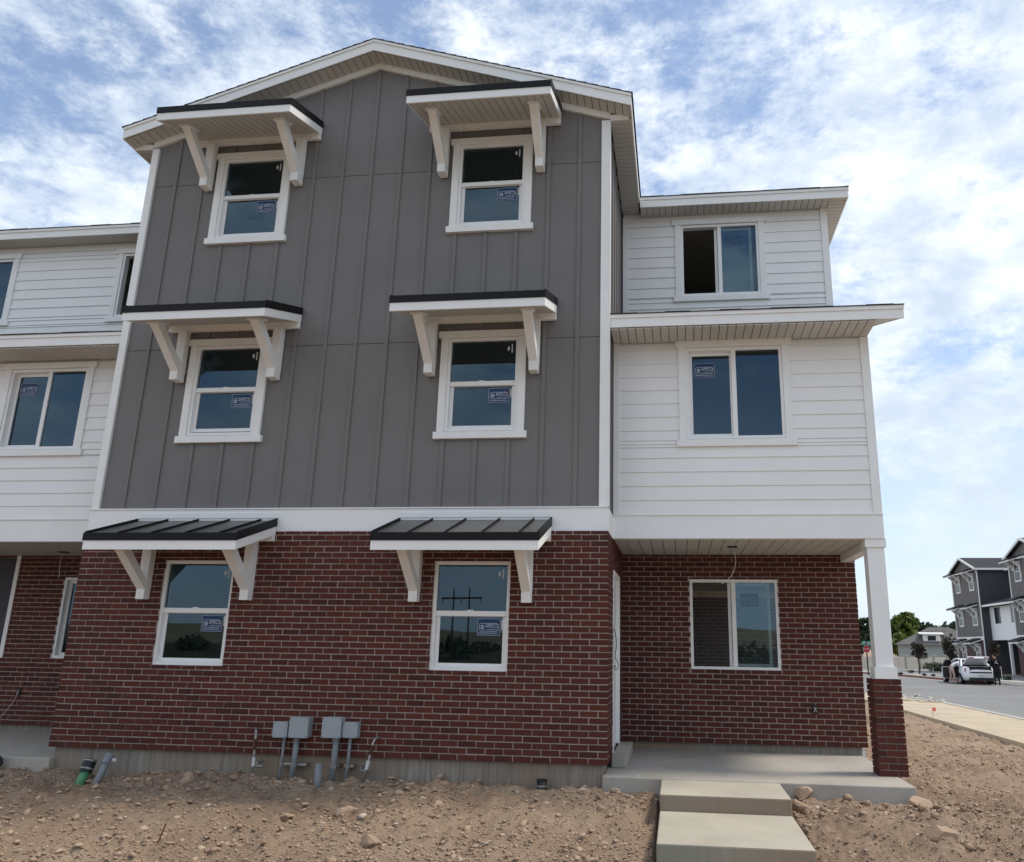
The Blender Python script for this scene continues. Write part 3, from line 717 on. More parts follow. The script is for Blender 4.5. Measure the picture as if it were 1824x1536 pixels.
g = noise(t, p, 40, 6, .7); c = mixc(t, math_(t, 'MULTIPLY', g, .35), c, (.23, .165, .118)); t.links.new(c, b.inputs['Base Color']); b.inputs['Roughness'].default_value = .95; b.inputs['Specular IOR Level'].default_value = .1
bump(t, b, g, .6, .008)
ground()
# clods and crumbs
def ico(sub):
    import bmesh
    bm = bmesh.new(); bmesh.ops.create_icosphere(bm, subdivisions=sub, radius=1); v = np.array([p.co[:] for p in bm.verts]); f = np.array([[q.index for q in p.verts] for p in bm.faces]); bm.free(); return v, f
I1, I2, I3 = ico(1), ico(2), ico(3)
rs = np.random.RandomState(5)
def clods(name, tmpl, cx, cy, size, sink=.35):
    v, f = tmpl; n = len(cx); k = len(v)
    ang = rs.rand(n)*6.283; ca, sa = np.cos(ang), np.sin(ang)
    sc = size[:, None]*np.stack([.8+.8*rs.rand(n), .6+.6*rs.rand(n), .35+.4*rs.rand(n)], 1)
    jit = 1+.9*(rs.rand(n, k)-.5)
    q = v[None]*jit[:, :, None]*sc[:, None]
    tilt = (rs.rand(n)-.5)*1.2; ct, st_ = np.cos(tilt)[:, None], np.sin(tilt)[:, None]
    y, z = q[:, :, 1]*ct-q[:, :, 2]*st_, q[:, :, 1]*st_+q[:, :, 2]*ct
    x = q[:, :, 0]; X = x*ca[:, None]-y*sa[:, None]+cx[:, None]; Y = x*sa[:, None]+y*ca[:, None]+cy[:, None]
    Z = z+(gz(cx, cy)+size*sink*.45)[:, None]
    V = np.stack([X, Y, Z], -1).reshape(-1, 3); F = (f[None]+k*np.arange(n)[:, None, None]).reshape(-1, 3)
    me = bpy.data.meshes.new(name); me.vertices.add(len(V)); me.vertices.foreach_set('co', V.astype('f4').ravel())
    me.loops.add(F.size); me.loops.foreach_set('vertex_index', F.ravel().astype('i4')); me.polygons.add(len(F))
    me.polygons.foreach_set('loop_start', np.arange(0, F.size, 3, dtype='i4')); me.update(calc_edges=True); me.validate()
    at = me.attributes.new('bv', 'FLOAT', 'POINT'); at.data.foreach_set('value', np.repeat(rs.rand(n), k).astype('f4'))
    me.materials.append(MATS['clod']); return me
def keep(x, y):
    slab = (x > 6.36) & (x < 9.6) & (y > -.09); walk = (x > 6.97) & (x < 8.26); lft = (x < .1) & (y > -.07); wall = (x > 0) & (x < 6.42) & (y > .03)
    pr = (x > 9.3) & (y > 2.2) & (x < 9.7)
    return ~(slab | walk | lft | wall | pr)
def scatter(n, x0, x1, y0, y1, lo, hi, pw=2.5):
    x = x0+(x1-x0)*rs.rand(n); y = y0+(y1-y0)*rs.rand(n); d = .35+.65*sstep(-.3, .3, fbm(x*.9+1, y*.9+5, 77, 3)); k = keep(x, y) & (rs.rand(n) < d)
    x, y = x[k], y[k]; return x, y, lo+(hi-lo)*rs.rand(len(x))**pw
def cat(*a): return [np.concatenate(z) for z in zip(*a)]
me = clods('small_clods', I1, *cat(scatter(75000, -1.5, 10.6, -3.1, .04, .003, .016, 2.2), scatter(8000, 9.5, 13.3, -1.5, 6, .006, .022, 2), scatter(2500, 9.6, 13.2, 6, 20, .01, .04, 2)))
o = tag(link('small_clods', me), 'crumbs of dry tan dirt and gravel strewn over the whole yard', 'dirt'); struct(o, 'stuff')
me = clods('large_clods', I1, *cat(scatter(2600, -1.5, 10.8, -3.1, .03, .014, .042, 2.2), scatter(330, -1.2, 6.9, -.42, .02, .014, .05, 1.8), scatter(200, 8.2, 9.7, -.7, -.06, .015, .05, 1.6), scatter(160, 9.6, 13.2, -1.5, 6, .02, .05, 2)))
o = tag(link('large_clods', me), 'loose clods of tan dirt heaped along the foundation and porch edge', 'dirt'); struct(o, 'stuff')
ROCKS = [(1675, 1482, .13, 'large rounded brown dirt clod right of the steps near the corner of the picture'), (1640, 1438, .105, 'dark brown dirt clod just below the right end of the porch slab'),
    (1432, 1418, .10, 'dirt clod wedged against the porch slab right of the upper step'), (1422, 1440, .095, 'crumbly dirt clod beside the right edge of the upper step'),
    (615, 1440, .085, 'tan dirt clod in the yard below the grey utility boxes'), (662, 1476, .085, 'pale flat sided rock in the yard below the right utility boxes'),
    (505, 1459, .055, 'smooth pinkish rounded stone in the left part of the yard'), (503, 1372, .075, 'brown clod against the foundation under the left utility box'),
    (1042, 1407, .07, 'squarish tan clod at the foundation beside the black pipe cap'), (780, 1405, .06, 'dark brown clod on the bank right of the utility boxes'),
    (1075, 1488, .05, 'pale pink stone left of the lower step'), (335, 1385, .07, 'dirt clod on the bank right of the leaning grey pipe')]
for px, py, r, lab in ROCKS:
    q = on_z(px, py, -.30)
    for _ in range(4): q = on_z(px, py, float(gz(q.x, q.y))+r*.4)
    v, f = I3; k = len(v); dn = v*(1+.22*np.stack([fbm(v[:, 0]*1.3+px, v[:, 1]*1.3+v[:, 2]*1.7, 90, 4)]*3, 1))
    for _ in range(13):                                      # knock flats into the lump
        nn = rs.normal(size=3); nn /= np.linalg.norm(nn); dd = dn@nn; cutd = .58+.3*rs.rand(); dn = dn-np.maximum(0, dd-cutd)[:, None]*nn
    dn = dn*np.array([1.3, .95, .75])*r*(1+.05*np.stack([fbm(v[:, 0]*7+px, v[:, 1]*7+v[:, 2]*9, 95, 3)]*3, 1))
    me = bpy.data.meshes.new('rock'); me.from_pydata(dn.tolist(), [], f.tolist()); me.materials.append(MATS['clod'])
    o = link('rock', me, loc=(q.x, q.y, float(gz(q.x, q.y))+r*.3)); o.rotation_euler = (rs.rand()*.4, rs.rand()*.4, rs.rand()*6); tag(o, lab, 'rock')

# ================================================================== UTILITIES AND SMALL THINGS ON THE HOUSE
def local(root): return Vector(root.location)
def ubox(x0, x1, z0, z1, dp, cx, cr, label, ch):
    o = thing('utility_box', label, 'utility box', ((x0+x1)/2, -dp/2, z0), group='grey utility boxes on the brick wall')
    q = local(o)
    def B(nm, mat, a, b, c, d, e, f, par=o, bv=.004): return bevel(MB().box(a-q.x, b-q.x, c-q.y, d-q.y, e-q.z, f-q.z).build(nm, mat, par), bv)
    B('case', 'box_grey', x0+.004, x1-.004, -dp+.022, -.001, z0+.004, z1-.004)
    cv = B('cover', 'box_grey', x0, x1, -dp, -dp+.0215, z0, z1, bv=.006)
    for x in (x0+.016, x1-.016):
        for z in (z0+.016, z1-.016): MB().tube([(x-q.x, -dp-.003-q.y, z-q.z), (x-q.x, -dp+.001-q.y, z-q.z)], .005, 8).build('screw', 'rubber_black', cv)
    y = -min(dp*.5, .06); g = float(gz(cx, y))-.08
    cd_ = MB().tube([(cx-q.x, y-q.y, z0+.003-q.z), (cx-.004-q.x, y-q.y, -.02-q.z), (cx-.022-q.x, y-.012-q.y, g-q.z)], cr, 12).build('conduit', 'pvc_grey', o, smooth=True)
    MB().tube([(cx-q.x, y-q.y, z0-.035-q.z), (cx-q.x, y-q.y, z0+.001-q.z)], cr*1.16, 12).build('coupling', 'pvc_grey', cd_)
    if ch: B('strut_channel', 'galv', cx-ch[0], cx+ch[1], -.048, .046, -.105, -.075, bv=.002); MB().tube([(cx-.008-q.x, y-q.y, -.112-q.z), (cx-.006-q.x, y-q.y, -.068-q.z)], cr*1.25, 12).build('clamp', 'galv', o)
ubox(2.745, 2.917, .181, .350, .10, 2.87, .016, 'smallest grey utility box on the brick, far left of the four', (.03, .10))
ubox(2.947, 3.168, .187, .404, .135, 3.02, .031, 'large grey utility box, second from left, with thick conduit below', (.04, .13))
ubox(3.325, 3.5445, .197, .414, .135, 3.475, .033, 'large grey utility box, third from left, above pale stone behind conduit', (.04, .05))
ubox(3.548, 3.722, .200, .366, .10, 3.63, .018, 'small grey utility box at the right end of the four', (.05, .06))
def pipe(nm, label, cat_, pts, r, mat, bits=(), n=12, group=None):
    o = tag(MB().tube(pts, r, n).build(nm, mat, smooth=True), label, cat_, group)
    for (a, b, rr, mm, pn) in bits: MB().tube([a, b], rr, n).build(pn, mm, o, smooth=False)
    return o
pipe('gas_pipe', 'thin rusty gas pipe with elbow left of the utility boxes', 'pipe', [(2.56, -.085, -.34), (2.553, -.08, -.02), (2.548, -.08, .225), (2.54, -.07, .252), (2.52, -.04, .262), (2.49, -.0, .264)], .014, 'galv',
     [((2.556, -.083, -.12), (2.554, -.081, -.03), .019, 'foil', 'coupling'), ((2.549, -.08, .05), (2.5485, -.08, .16), .0165, 'rust', 'nipple'), ((2.59, -.07, -.12), (2.66, -.07, -.12), .016, 'galv', 'bracket_arm'), ((2.60, .03, -.085), (2.60, -.09, -.085), .012, 'galv', 'bracket_arm')])
pipe('gas_pipe', 'leaning rusty gas pipe with elbow right of the utility boxes', 'pipe', [(3.82, -.12, -.34), (3.865, -.10, -.07), (3.905, -.08, .165), (3.915, -.06, .195), (3.93, -.03, .205), (3.945, .0, .207)], .014, 'galv',
     [((3.858, -.103, -.11), (3.872, -.097, -.02), .019, 'foil', 'coupling'), ((3.884, -.09, .04), (3.90, -.083, .13), .0165, 'rust', 'nipple'), ((3.78, -.06, -.13), (3.90, -.06, -.135), .014, 'galv', 'bracket_arm'), ((3.79, .03, -.10), (3.79, -.09, -.10), .011, 'galv', 'bracket_arm')])
pipe('conduit_stub', 'short grey pipe stub standing in the dirt between the utility conduits', 'pipe', [(3.412, -.31, -.42), (3.405, -.30, -.035)], .036, 'pvc_grey', n=16)
pipe('drain_pipe', 'grey capped pipe leaning out of the dirt at the left foundation', 'pipe', [(.90, -.42, -.46), (.915, -.27, -.19), (.925, -.21, -.045)], .036, 'pvc_grey',
     [((.9185, -.25, -.125), (.9255, -.2035, -.032), .044, 'pvc_grey', 'cap'), ((.93, -.2, -.09), (.985, -.17, -.10), .022, 'foil', 'plug')], n=16)
pipe('cleanout_pipe', 'green sewer cleanout pipe with black rubber cap beside the left foundation', 'pipe', [(.70, -.36, -.40), (.71, -.25, -.19)], .048, 'green_pvc',
     [((.708, -.265, -.215), (.7135, -.215, -.095), .066, 'rubber_black', 'rubber_cap'), ((.709, -.254, -.19), (.7096, -.249, -.177), .0685, 'galv', 'hose_clamp'), ((.713, -.224, -.115), (.7133, -.219, -.103), .0685, 'galv', 'hose_clamp')], n=18)
pipe('pipe_cap', 'black rubber capped pipe stub in the dirt left of the porch slab', 'pipe', [(5.77, -.09, -.38), (5.77, -.075, -.16)], .052, 'rubber_black',
     [((5.77, -.079, -.22), (5.77, -.078, -.205), .0545, 'galv', 'hose_clamp'), ((5.77, -.0745, -.165), (5.77, -.073, -.145), .056, 'rubber_black', 'rim')], n=18)
e = at_depth(296, 1467, (Vector((3.05, -2.36, -.15))-CAM).dot(fw))
tag(MB().tube([Vector((2.98, -2.44, -.55)), e], .0065, 8).build('rebar_stake', 'rust'), 'rusty rebar stake leaning in the foreground dirt', 'stake')
def cable(nm, label, pts, r=.0045, mat='cable', extra=None):
    P = [Vector(p) for p in pts]; Q = []
    for i in range(len(P)-1):
        a, b, c_, d = P[max(i-1, 0)], P[i], P[i+1], P[min(i+2, len(P)-1)]
        for k in range(6):
            s = k/6; Q.append(.5*((2*b)+(c_-a)*s+(2*a-5*b+4*c_-d)*s*s+(3*b-a-3*c_+d)*s**3))
    Q.append(P[-1]); o = tag(MB().tube(Q, r, 6).build(nm, mat, smooth=True), label, 'cable')
    if extra: extra(o)
    return o
cable('ceiling_wire', 'loose white wire hanging from the right porch ceiling before the window', [(7.918, 1.39, 2.462), (7.95, 1.36, 2.36), (7.945, 1.33, 2.22), (7.89, 1.3, 2.09), (7.79, 1.26, 2.0), (7.76, 1.25, 1.985)],
      extra=lambda o: MB().box(7.86, 7.98, 1.34, 1.44, 2.4525, 2.4645).build('junction_plate', 'rubber_black', o))
cable('ceiling_wire', 'loose white wire hanging from the dark left porch ceiling', [(-1.73, 1.8, 2.425), (-1.745, 1.79, 2.3), (-1.73, 1.78, 2.18), (-1.70, 1.77, 2.06)], extra=lambda o: MB().box(-1.79, -1.67, 1.75, 1.85, 2.416, 2.4285).build('junction_plate', 'rubber_black', o))
cable('door_wire', 'dark looped wire hanging beside the white porch door', [(W+.01, .66, 1.42), (W+.04, .63, 1.33), (W+.05, .62, 1.22), (W+.03, .64, 1.1), (W+.05, .62, 1.06), (W+.075, .6, 1.0), (W+.05, .61, .95), (W+.015, .66, .97)], .004, 'rubber_black')
def outlet(label, x, z, wire=None):
    o = thing('outlet_box', label, 'outlet', (x, 2.34, z)); MB().box(-.035, .035, -.006, .009, -.055, .055).build('box', 'rubber_black', o)
    for s in (-1, 1): MB().tube([(.012*s, -.004, .03), (.004*s, -.02, 0), (.016*s, -.012, -.03)], .0035, 6).build('wire', 'cable', o)
    if wire: MB().tube(wire, .004, 6).build('wire', 'cable', o)
outlet('open black outlet box in the brick under the right porch window', 8.98, .45)
outlet('open blue black outlet box with trailing wire on the left porch wall', -2.50, .42, [(0, -.008, -.03), (-.03, -.03, -.14), (-.12, -.06, -.30), (-.19, -.08, -.40), (-.21, -.1, -.50), (-.17, -.12, -.53), (-.14, -.1, -.49)])
mb = MB()
for (px, py) in ((1155, 1343), (1192, 1357), (1154, 1374), (1227, 1353), (1150, 1338), (10, 1317), (18, 1324), (1137, 1383), (1300, 1383), (1480, 1381), (1520, 1352), (1495, 1366)):
    q = on_z(px, py, -.099 if px > 500 else -.119); s = RNG.uniform(.006, .014)
    mb.hexa([(q.x+a*s+RNG.uniform(-.002, .002), q.y+b_*s, q.z+h_) for h_ in (0, s*.5) for a, b_ in ((-1, -1), (1, -.8), (1, 1), (-.9, 1))])
struct(tag(mb.build('paint_chips', 'foil'), 'white chips of debris lying on the porch slabs', 'debris'), 'stuff')

# ================================================================== STREET
def poly_sheet(name, pts, z0, z1, mat):
    return struct(MB().prism([(x, y, z0) for x, y in pts], (0, 0, z1-z0)).build(name, mat))
m, t, b = newmat('asphalt'); p = wpos(t); a_ = noise(t, p, .35, 6, .6); g_ = noise(t, wpos(t, (1, .25, 1)), 30, 5, .7)
c = ramp(t, a_, [(.3, (.18, .178, .175)), (.7, (.245, .24, .232))]); c = mixc(t, math_(t, 'MULTIPLY', g_, .4), c, (.14, .14, .14)); t.links.new(c, b.inputs['Base Color']); b.inputs['Roughness'].default_value = .9; bump(t, b, g_, .4, .01)
simple('gravel', (.27, .27, .265), .95, .1, var=.3, vscale=2.5, grain=14, gstr=.8, gdist=.03)
simple('red_kerb', (.22, .10, .085), .8, .2, var=.2)
FAR = [(29, -80), (28, 20), (26.3, 29), (24.9, 36.4), (24.55, 39.8), (23.6, 44.6), (22.6, 50.5), (20.8, 56), (15, 61), (-60, 66)]
NEAR = [(-60, 26.4), (6, 26.4), (11, 26.2), (13.8, 25.4), (15.4, 23.2), (16.0, 20.5), (16.0, -80)]
poly_sheet('road', NEAR+FAR, -.62, -.535, 'asphalt')
def strip(name, line, w0, w1, z0, z1, mat, kind='structure', a=0, b=None):
    pts = [Vector((*p_, 0)) for p_ in line]; L_ = []
    for i, p_ in enumerate(pts):
        d = (pts[min(i+1, len(pts)-1)]-pts[max(i-1, 0)]).normalized(); L_.append((p_, Vector((-d.y, d.x, 0))))
    mb = MB()
    for i in range(len(pts)-1):
        (p0, n0), (p1, n1) = L_[i], L_[i+1]
        q = [p0+n0*w0, p1+n1*w0, p1+n1*w1, p0+n0*w1]
        mb.hexa([(v.x, v.y, z0) for v in q]+[(v.x, v.y, z1) for v in q])
    return struct(mb.build(name, mat), kind)
strip('kerb', NEAR, -.02, -.20, -.62, -.405, 'kerb'); strip('gutter', NEAR, -.001, .42, -.62, -.522, 'kerb')
strip('kerb', FAR[:5], .02, -.18, -.62, -.40, 'kerb'); strip('red_kerb', FAR[4:9], .02, -.18, -.62, -.40, 'red_kerb'); strip('gutter', FAR[:9], .021, .45, -.62, -.524, 'kerb')
strip('gravel_bed', FAR[:9], -.181, -60, -.62, -.42, 'gravel'); strip('far_sidewalk', FAR[:9], -1.6, -3.0, -.61, -.405, 'kerb')
# dusty sidewalk in slabs
y = -20.0; k = 0
sw_ = struct(MB().box(13.52, 15.80, -60, 20.2, -.62, -.425).build('sidewalk', 'sidewalk'))
while y < 20:
    MB().box(13.5, 15.02, y+.004, y+1.516, -.6, -.40).build('sidewalk_slab', 'sidewalk', sw_); y += 1.52
MB().prism([(13.5, 20.03, -.6), (15.75, 20.03, -.6), (15.15, 23.1, -.6), (13.7, 25.0, -.6), (11, 25.9, -.6), (10, 24.4, -.6), (12.5, 23.8, -.6)], (0, 0, .2)).build('ramp_slab', 'sidewalk', sw_)
fl = thing('survey_flag', 'small pink survey flag stuck in the dirt beside the sidewalk', 'flag', (*on_z(1662, 1282, -.46).xy, -.50))
MB().tube([(0, 0, 0), (.01, 0, .34)], .006, 6).build('wire', 'galv', fl); m, t, b = newmat('flag_pink'); b.inputs['Base Color'].default_value = (.85, .16, .14, 1)
MB().box(.01, .09, -.004, .004, .24, .33).build('flag', 'flag_pink', fl)
# cobbles at the corner
mb = MB(); me = None
xs_ = []; 
for i in range(60): xs_.append((15.2+rs.rand()*1.0-.1*i/60, 19.6+rs.rand()*4.5))
xx = np.array([q[0] for q in xs_]); yy = np.array([q[1] for q in xs_]); sz = .03+.045*rs.rand(60)
gz_keep = gz; gz = lambda x, y: np.full(np.shape(x), -.41)
me = clods('corner_stones', I2, xx, yy, sz); me.materials.clear(); me.materials.append(MATS['kerb']); gz = gz_keep
struct(tag(link('corner_stones', me), 'pale landscaping stones piled at the street corner', 'stones'), 'stuff')

# ================================================================== DISTANCE
simple('brick_far', (.115, .075, .07), .9, .2, var=.12, vscale=3)
simple('pane_dark', (.03, .035, .045), .12, .5, var=.1)
def far_house():
    Fp = at_depth(1687, 1028, 70.3); Np = at_depth(1736.5, 1014.7, 63.5)
    ex = Vector((Np.x-Fp.x, Np.y-Fp.y, 0)).normalized(); rz = math.atan2(ex.y, ex.x); ey = Vector((-ex.y, ex.x, 0))
    z0 = (Fp.z+Np.z)/2-7.88; org = Vector((Fp.x, Fp.y, 0))+ex*.284+ey*.235
    h = thing('townhouse', 'distant grey and white townhouse row with two gabled bays across the street', 'house', (org.x, org.y, z0), rz)
    zg = -.42-z0
    for x0 in (0, 12.9, 25.8):
        c0 = x0+XC; rk = lambda x, a: a-RS*abs(x-c0)
        MB().box(x0, x0+6.45, .02, 9, zg, 2.476).build('brick_wall', 'brick_far', h)
        wl = MB(); wl.prism([(x0, .03, 2.4765), (x0+6.45, .03, 2.4765), (x0+6.45, .03, rk(x0+6.45, 9)), (c0, .03, 9), (x0, .03, rk(x0, 9))], (0, 9, 0)); wl.build('wall', 'grey_siding', h)
        MB().box(x0-.01, x0+6.46, -.01, .0295, 2.477, 2.75).build('band_board', 'white_trim', h)
        for k in range(15): 
            x = c0+.4035*(k-7); MB().box(x-.03, x+.03, 0, .0295, 2.7505, rk(x, 8.9)).build('batten', 'grey_siding', h)
        for a in (x0-.02, x0+6.37): MB().box(a, a+.1, -.012, .0295, 2.7505, 7.85).build('corner_board', 'white_trim', h)
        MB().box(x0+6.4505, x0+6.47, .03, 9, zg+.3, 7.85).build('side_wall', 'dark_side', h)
        MB().tube([(x0+6.6, -.1, 7.8), (x0+6.53, -.04, 7.5), (x0+6.53, -.04, zg+.1)], .05, 8).build('downspout', 'white_trim', h)
        for s in (-1, 1):
            xe = c0+s*3.51; fz = lambda x, d: 9.02-.33*abs(x-c0)+d
            MB().prism([(c0, -.3, fz(c0, .0)), (xe, -.3, fz(xe, .0)), (xe, -.3, fz(xe, .17)), (c0, -.3, fz(c0, .17))], (0, .06, 0)).build('barge_board', 'white_trim', h)
            MB().prism([(c0, -.2395, fz(c0, .0)), (xe, -.2395, fz(xe, .0)), (xe, -.2395, fz(xe, .16)), (c0, -.2395, fz(c0, .16))], (0, 9.2, 0)).build('roof', 'shingle', h)
            MB().box(*sorted((xe, xe+s*.1)), -.3, 9, fz(xe, 0), fz(xe, .15)).build('gutter', 'white_trim', h)
        for zi, (zw, za) in enumerate(((.93, 2.44), (3.69, 5.165), (6.44, 7.935))):
            for xw in (x0+1.112, x0+4.447):
                f = MB().ring(xw-.1, xw+.99, zw-.1, zw+1.3, .1, .1, .1, .1, -.02, .035).build('window', 'white_trim', h)
                MB().box(xw, xw+.89, .0, .02, zw, zw+1.2).build('pane', 'pane_dark', f); MB().box(xw, xw+.89, -.012, -.0005, zw+.58, zw+.63).build('meeting_rail', 'white_trim', f)
                xa, xb = xw-.46, xw+1.35; zq = lambda y: za+(y)*.32
                aw = MB(); aw.hexa([(xa, -.85, zq(-.85)), (xb, -.85, zq(-.85)), (xb, .0195, zq(.02)), (xa, .0195, zq(.02)), (xa, -.85, zq(-.85)+.1), (xb, -.85, zq(-.85)+.1), (xb, .0195, zq(.02)+.1), (xa, .0195, zq(.02)+.1)])
                aw = aw.build('awning', 'white_trim', h)
                MB().hexa([(xa-.02, -.87, zq(-.87)+.101), (xb+.02, -.87, zq(-.87)+.101), (xb+.02, .019, zq(.02)+.101), (xa-.02, .019, zq(.02)+.101), (xa-.02, -.87, zq(-.87)+.2), (xb+.02, -.87, zq(-.87)+.2), (xb+.02, .019, zq(.02)+.2), (xa-.02, .019, zq(.02)+.2)]).build('metal_roof', 'black_metal', aw)
                for bx in (xa+.3, xb-.3): MB().prism([(bx-.06, yy_, zz_) for yy_, zz_ in ((-.1, za-.8), (-.1, za-.66), (-.6, zq(-.6)), (-.45, zq(-.45)), (.0, za-.5), (.0, za-.8))], (.12, 0, 0)).build('bracket', 'white_trim', aw)
        if zi and x0 < 25:
            a, b = x0+6.471, x0+12.899
            MB().box(a, b, .62, 1.2, 2.47, 4.97).build('wall', 'white_paint', h); MB().box(a, b, 2.43, 9, zg, 7.8).build('wall', 'white_paint', h)
            MB().box(a, b, 2.35, 2.4295, zg, 2.469).build('brick_wall', 'brick_far', h)
            MB().hexa([(a, .1, 4.98), (b, .1, 4.98), (b, 2.429, 5.75), (a, 2.429, 5.75), (a, .1, 5.15), (b, .1, 5.15), (b, 2.429, 5.92), (a, 2.429, 5.92)]).build('lower_roof', 'shingle', h); MB().box(a, b, .06, .0995, 4.98, 5.13).build('fascia', 'white_trim', h)
            MB().box(a, b, 2.05, 9, 7.801, 7.95).build('upper_roof', 'shingle', h)
            MB().box(a, b, 2.0, 2.0495, 7.8, 7.94).build('fascia', 'white_trim', h)
            for xw, yw in ((a+1.0, .6195), (a+4.2, .6195), (a+1, 2.4295), (a+4.2, 2.4295)):
                zz = 3.69 if yw < 1 else 6.43
                MB().box(xw, xw+1.2, yw-.01, yw, zz, zz+1.2).build('window', 'pane_dark', h); 
            MB().box(a+3.1, a+3.3, .62, .8, zg, 2.469).build('porch_column', 'white_trim', h); MB().box(a+.4, a+1.4, 2.33, 2.3495, zg+.3, zg+2.5).build('door', 'box_grey', h)
far_house()

# foliage
def leaf_mat(nm, c0, c1, c2):
    m, t, b = newmat(nm); at = N(t, 'ShaderNodeAttribute'); at.attribute_name = 'bv'
    c = ramp(t, at.outputs['Fac'], [(0, c0), (.5, c1), (1, c2)]); t.links.new(c, b.inputs['Base Color']); b.inputs['Roughness'].default_value = .7; b.inputs['Specular IOR Level'].default_value = .2
leaf_mat('leaf_green', (.055, .085, .02), (.11, .15, .032), (.19, .23, .055)); leaf_mat('leaf_dark', (.018, .035, .018), (.035, .06, .03), (.06, .09, .045))
leaf_mat('leaf_plum', (.03, .022, .02), (.05, .04, .032), (.07, .07, .04)); leaf_mat('leaf_sage', (.06, .08, .045), (.10, .12, .07), (.15, .17, .11))
def leaves(mat, blobs, n, size, seed):
    r = np.random.RandomState(seed); bl = np.array(blobs, float); k = r.randint(0, len(bl), n) if len(bl) > 1 else np.zeros(n, int)
    d = r.normal(size=(n, 3)); d /= np.linalg.norm(d, axis=1)[:, None]; rad = .55+.5*r.rand(n)
    c = bl[k, :3]+d*bl[k, 3:6]*rad[:, None]
    a = r.normal(size=(n, 3)); a /= np.linalg.norm(a, axis=1)[:, None]; b = np.cross(a, r.normal(size=(n, 3))); b /= np.linalg.norm(b, axis=1)[:, None]
    s = (size*(.6+.8*r.rand(n)))[:, None]
    V = np.stack([c-a*s, c-b*s*.6, c+a*s, c+b*s*.6], 1).reshape(-1, 3); Fc = np.arange(4*n).reshape(-1, 4)
    me = bpy.data.meshes.new('crown'); me.from_pydata(V.tolist(), [], Fc.tolist()); me.materials.append(MATS[mat])
    at = me.attributes.new('bv', 'FLOAT', 'POINT'); at.data.foreach_set('value', np.repeat(r.rand(n), 4).astype('f4')); return me
simple('bark', (.10, .075, .055), .9, .1, var=.3, vscale=8)
def tree(label, px, py, depth, h, rx, mat, n, seed, trunk=.3, name='tree', size=None, group=None, zb=None):
    p_ = at_depth(px, py, depth); zb = -.42 if zb is None else zb; r = np.random.RandomState(seed)
    o = thing(name, label, 'tree', (p_.x, p_.y, zb), group=group)
    bl = []
    for i in range(9): 
        a = r.rand()*6.28; q = r.rand()**.5*rx*.65; zz = h*(trunk+(1-trunk)*(.25+.6*r.rand())); bl.append((q*math.cos(a), q*math.sin(a), zz, rx*(.35+.2*r.rand()), rx*(.35+.2*r.rand()), h*(1-trunk)*(.16+.12*r.rand())))
    bl.append((0, 0, h*(trunk+(1-trunk)*.5), rx*.6, rx*.6, h*(1-trunk)*.45))
    tr = MB().tube([(0, 0, -.1), (.02*h, 0, h*trunk*.6), (0, .02*h, h*trunk*1.1), (-.01*h, 0, h*.8)], [h*.025+.02, h*.02+.015, h*.015+.012, .01], 8)
    for i in range(6):
        bq = bl[i]; tr.tube([(0, .01*h, h*trunk*.95), (bq[0]*.5, bq[1]*.5, (h*trunk+bq[2])*.5), (bq[0], bq[1], bq[2])], [h*.012+.01, h*.008+.008, .006], 6)
    tr.build('trunk', 'bark', o); link('crown', leaves(mat, bl, n, size or rx*.14, seed), o)
tree('broad bright green tree beyond the white fence beside the porch column', 1606, 1150, 112, 6.6, 3.4, 'leaf_green', 3200, 1, .15)
tree('dark green tree to the right behind the bright green tree', 1648, 1150, 135, 7.0, 3.2, 'leaf_dark', 1800, 2, .15)
tree('dark tree behind the grey roof beside the far townhouse', 1692, 1150, 140, 6.8, 3.4, 'leaf_dark', 1800, 3, .15)
tree('dark evergreen behind the stop sign', 1534, 1150, 110, 6.0, 2.2, 'leaf_dark', 1600, 4, .15)
tree('young plum leaved street tree left of the white car', 1636, 1180, 58, 2.3, .62, 'leaf_plum', 420, 5, .42, size=.11)
tree('tall narrow plum leaved street tree behind the white car', 1693, 1170, 56, 2.9, .5, 'leaf_plum', 420, 6, .3, size=.11)
tree('young street tree before the far townhouse right of the car', 1772, 1170, 47, 2.6, .45, 'leaf_plum', 360, 7, .3, size=.1)
def shrub(label, px, py, r, mat, seed, h=None):
    p_ = on_z(px, py, -.42); h = h or r*.9
    o = thing('shrub', label, 'shrub', (p_.x, p_.y, -.42), group='shrubs in the gravel beds across the street')
    link('foliage', leaves(mat, [(0, 0, h*.5, r, r, h*.6), (r*.5, .1, h*.4, r*.6, r*.6, h*.5)], 160, r*.22, seed), o); MB().tube([(0, 0, -.05), (0, 0, h*.5)], .02, 6).build('stem', 'bark', o)
SHR = [('low sage shrub left of the young plum street tree', 1622, 1199, .25, 'leaf_sage'), ('dark grass tuft at the red kerb', 1604, 1202, .18, 'leaf_plum'), ('sage shrub beside the white car front', 1665, 1196, .75, 'leaf_sage'), ('low sage shrub between fence and car', 1652, 1192, .5, 'leaf_sage'),
       ('dark tuft at the kerb left of the car', 1646, 1204, .16, 'leaf_plum'), ('dark tuft at the kerb nearest the car', 1662, 1205, .16, 'leaf_plum'), ('tall dark tuft on the gravel right of the car', 1793, 1212, .28, 'leaf_dark'), ('green shrub at the far townhouse right of the car', 1796, 1190, .5, 'leaf_dark'), ('white flowering shrub at the right edge by the far townhouse', 1816, 1200, .5, 'leaf_sage'), ('small dark shrub in the gravel before the far porch', 1805, 1184, .4, 'leaf_dark')]
for i, (lab, px, py, r, mt) in enumerate(SHR): shrub(lab, px, py, r, mt, 20+i)
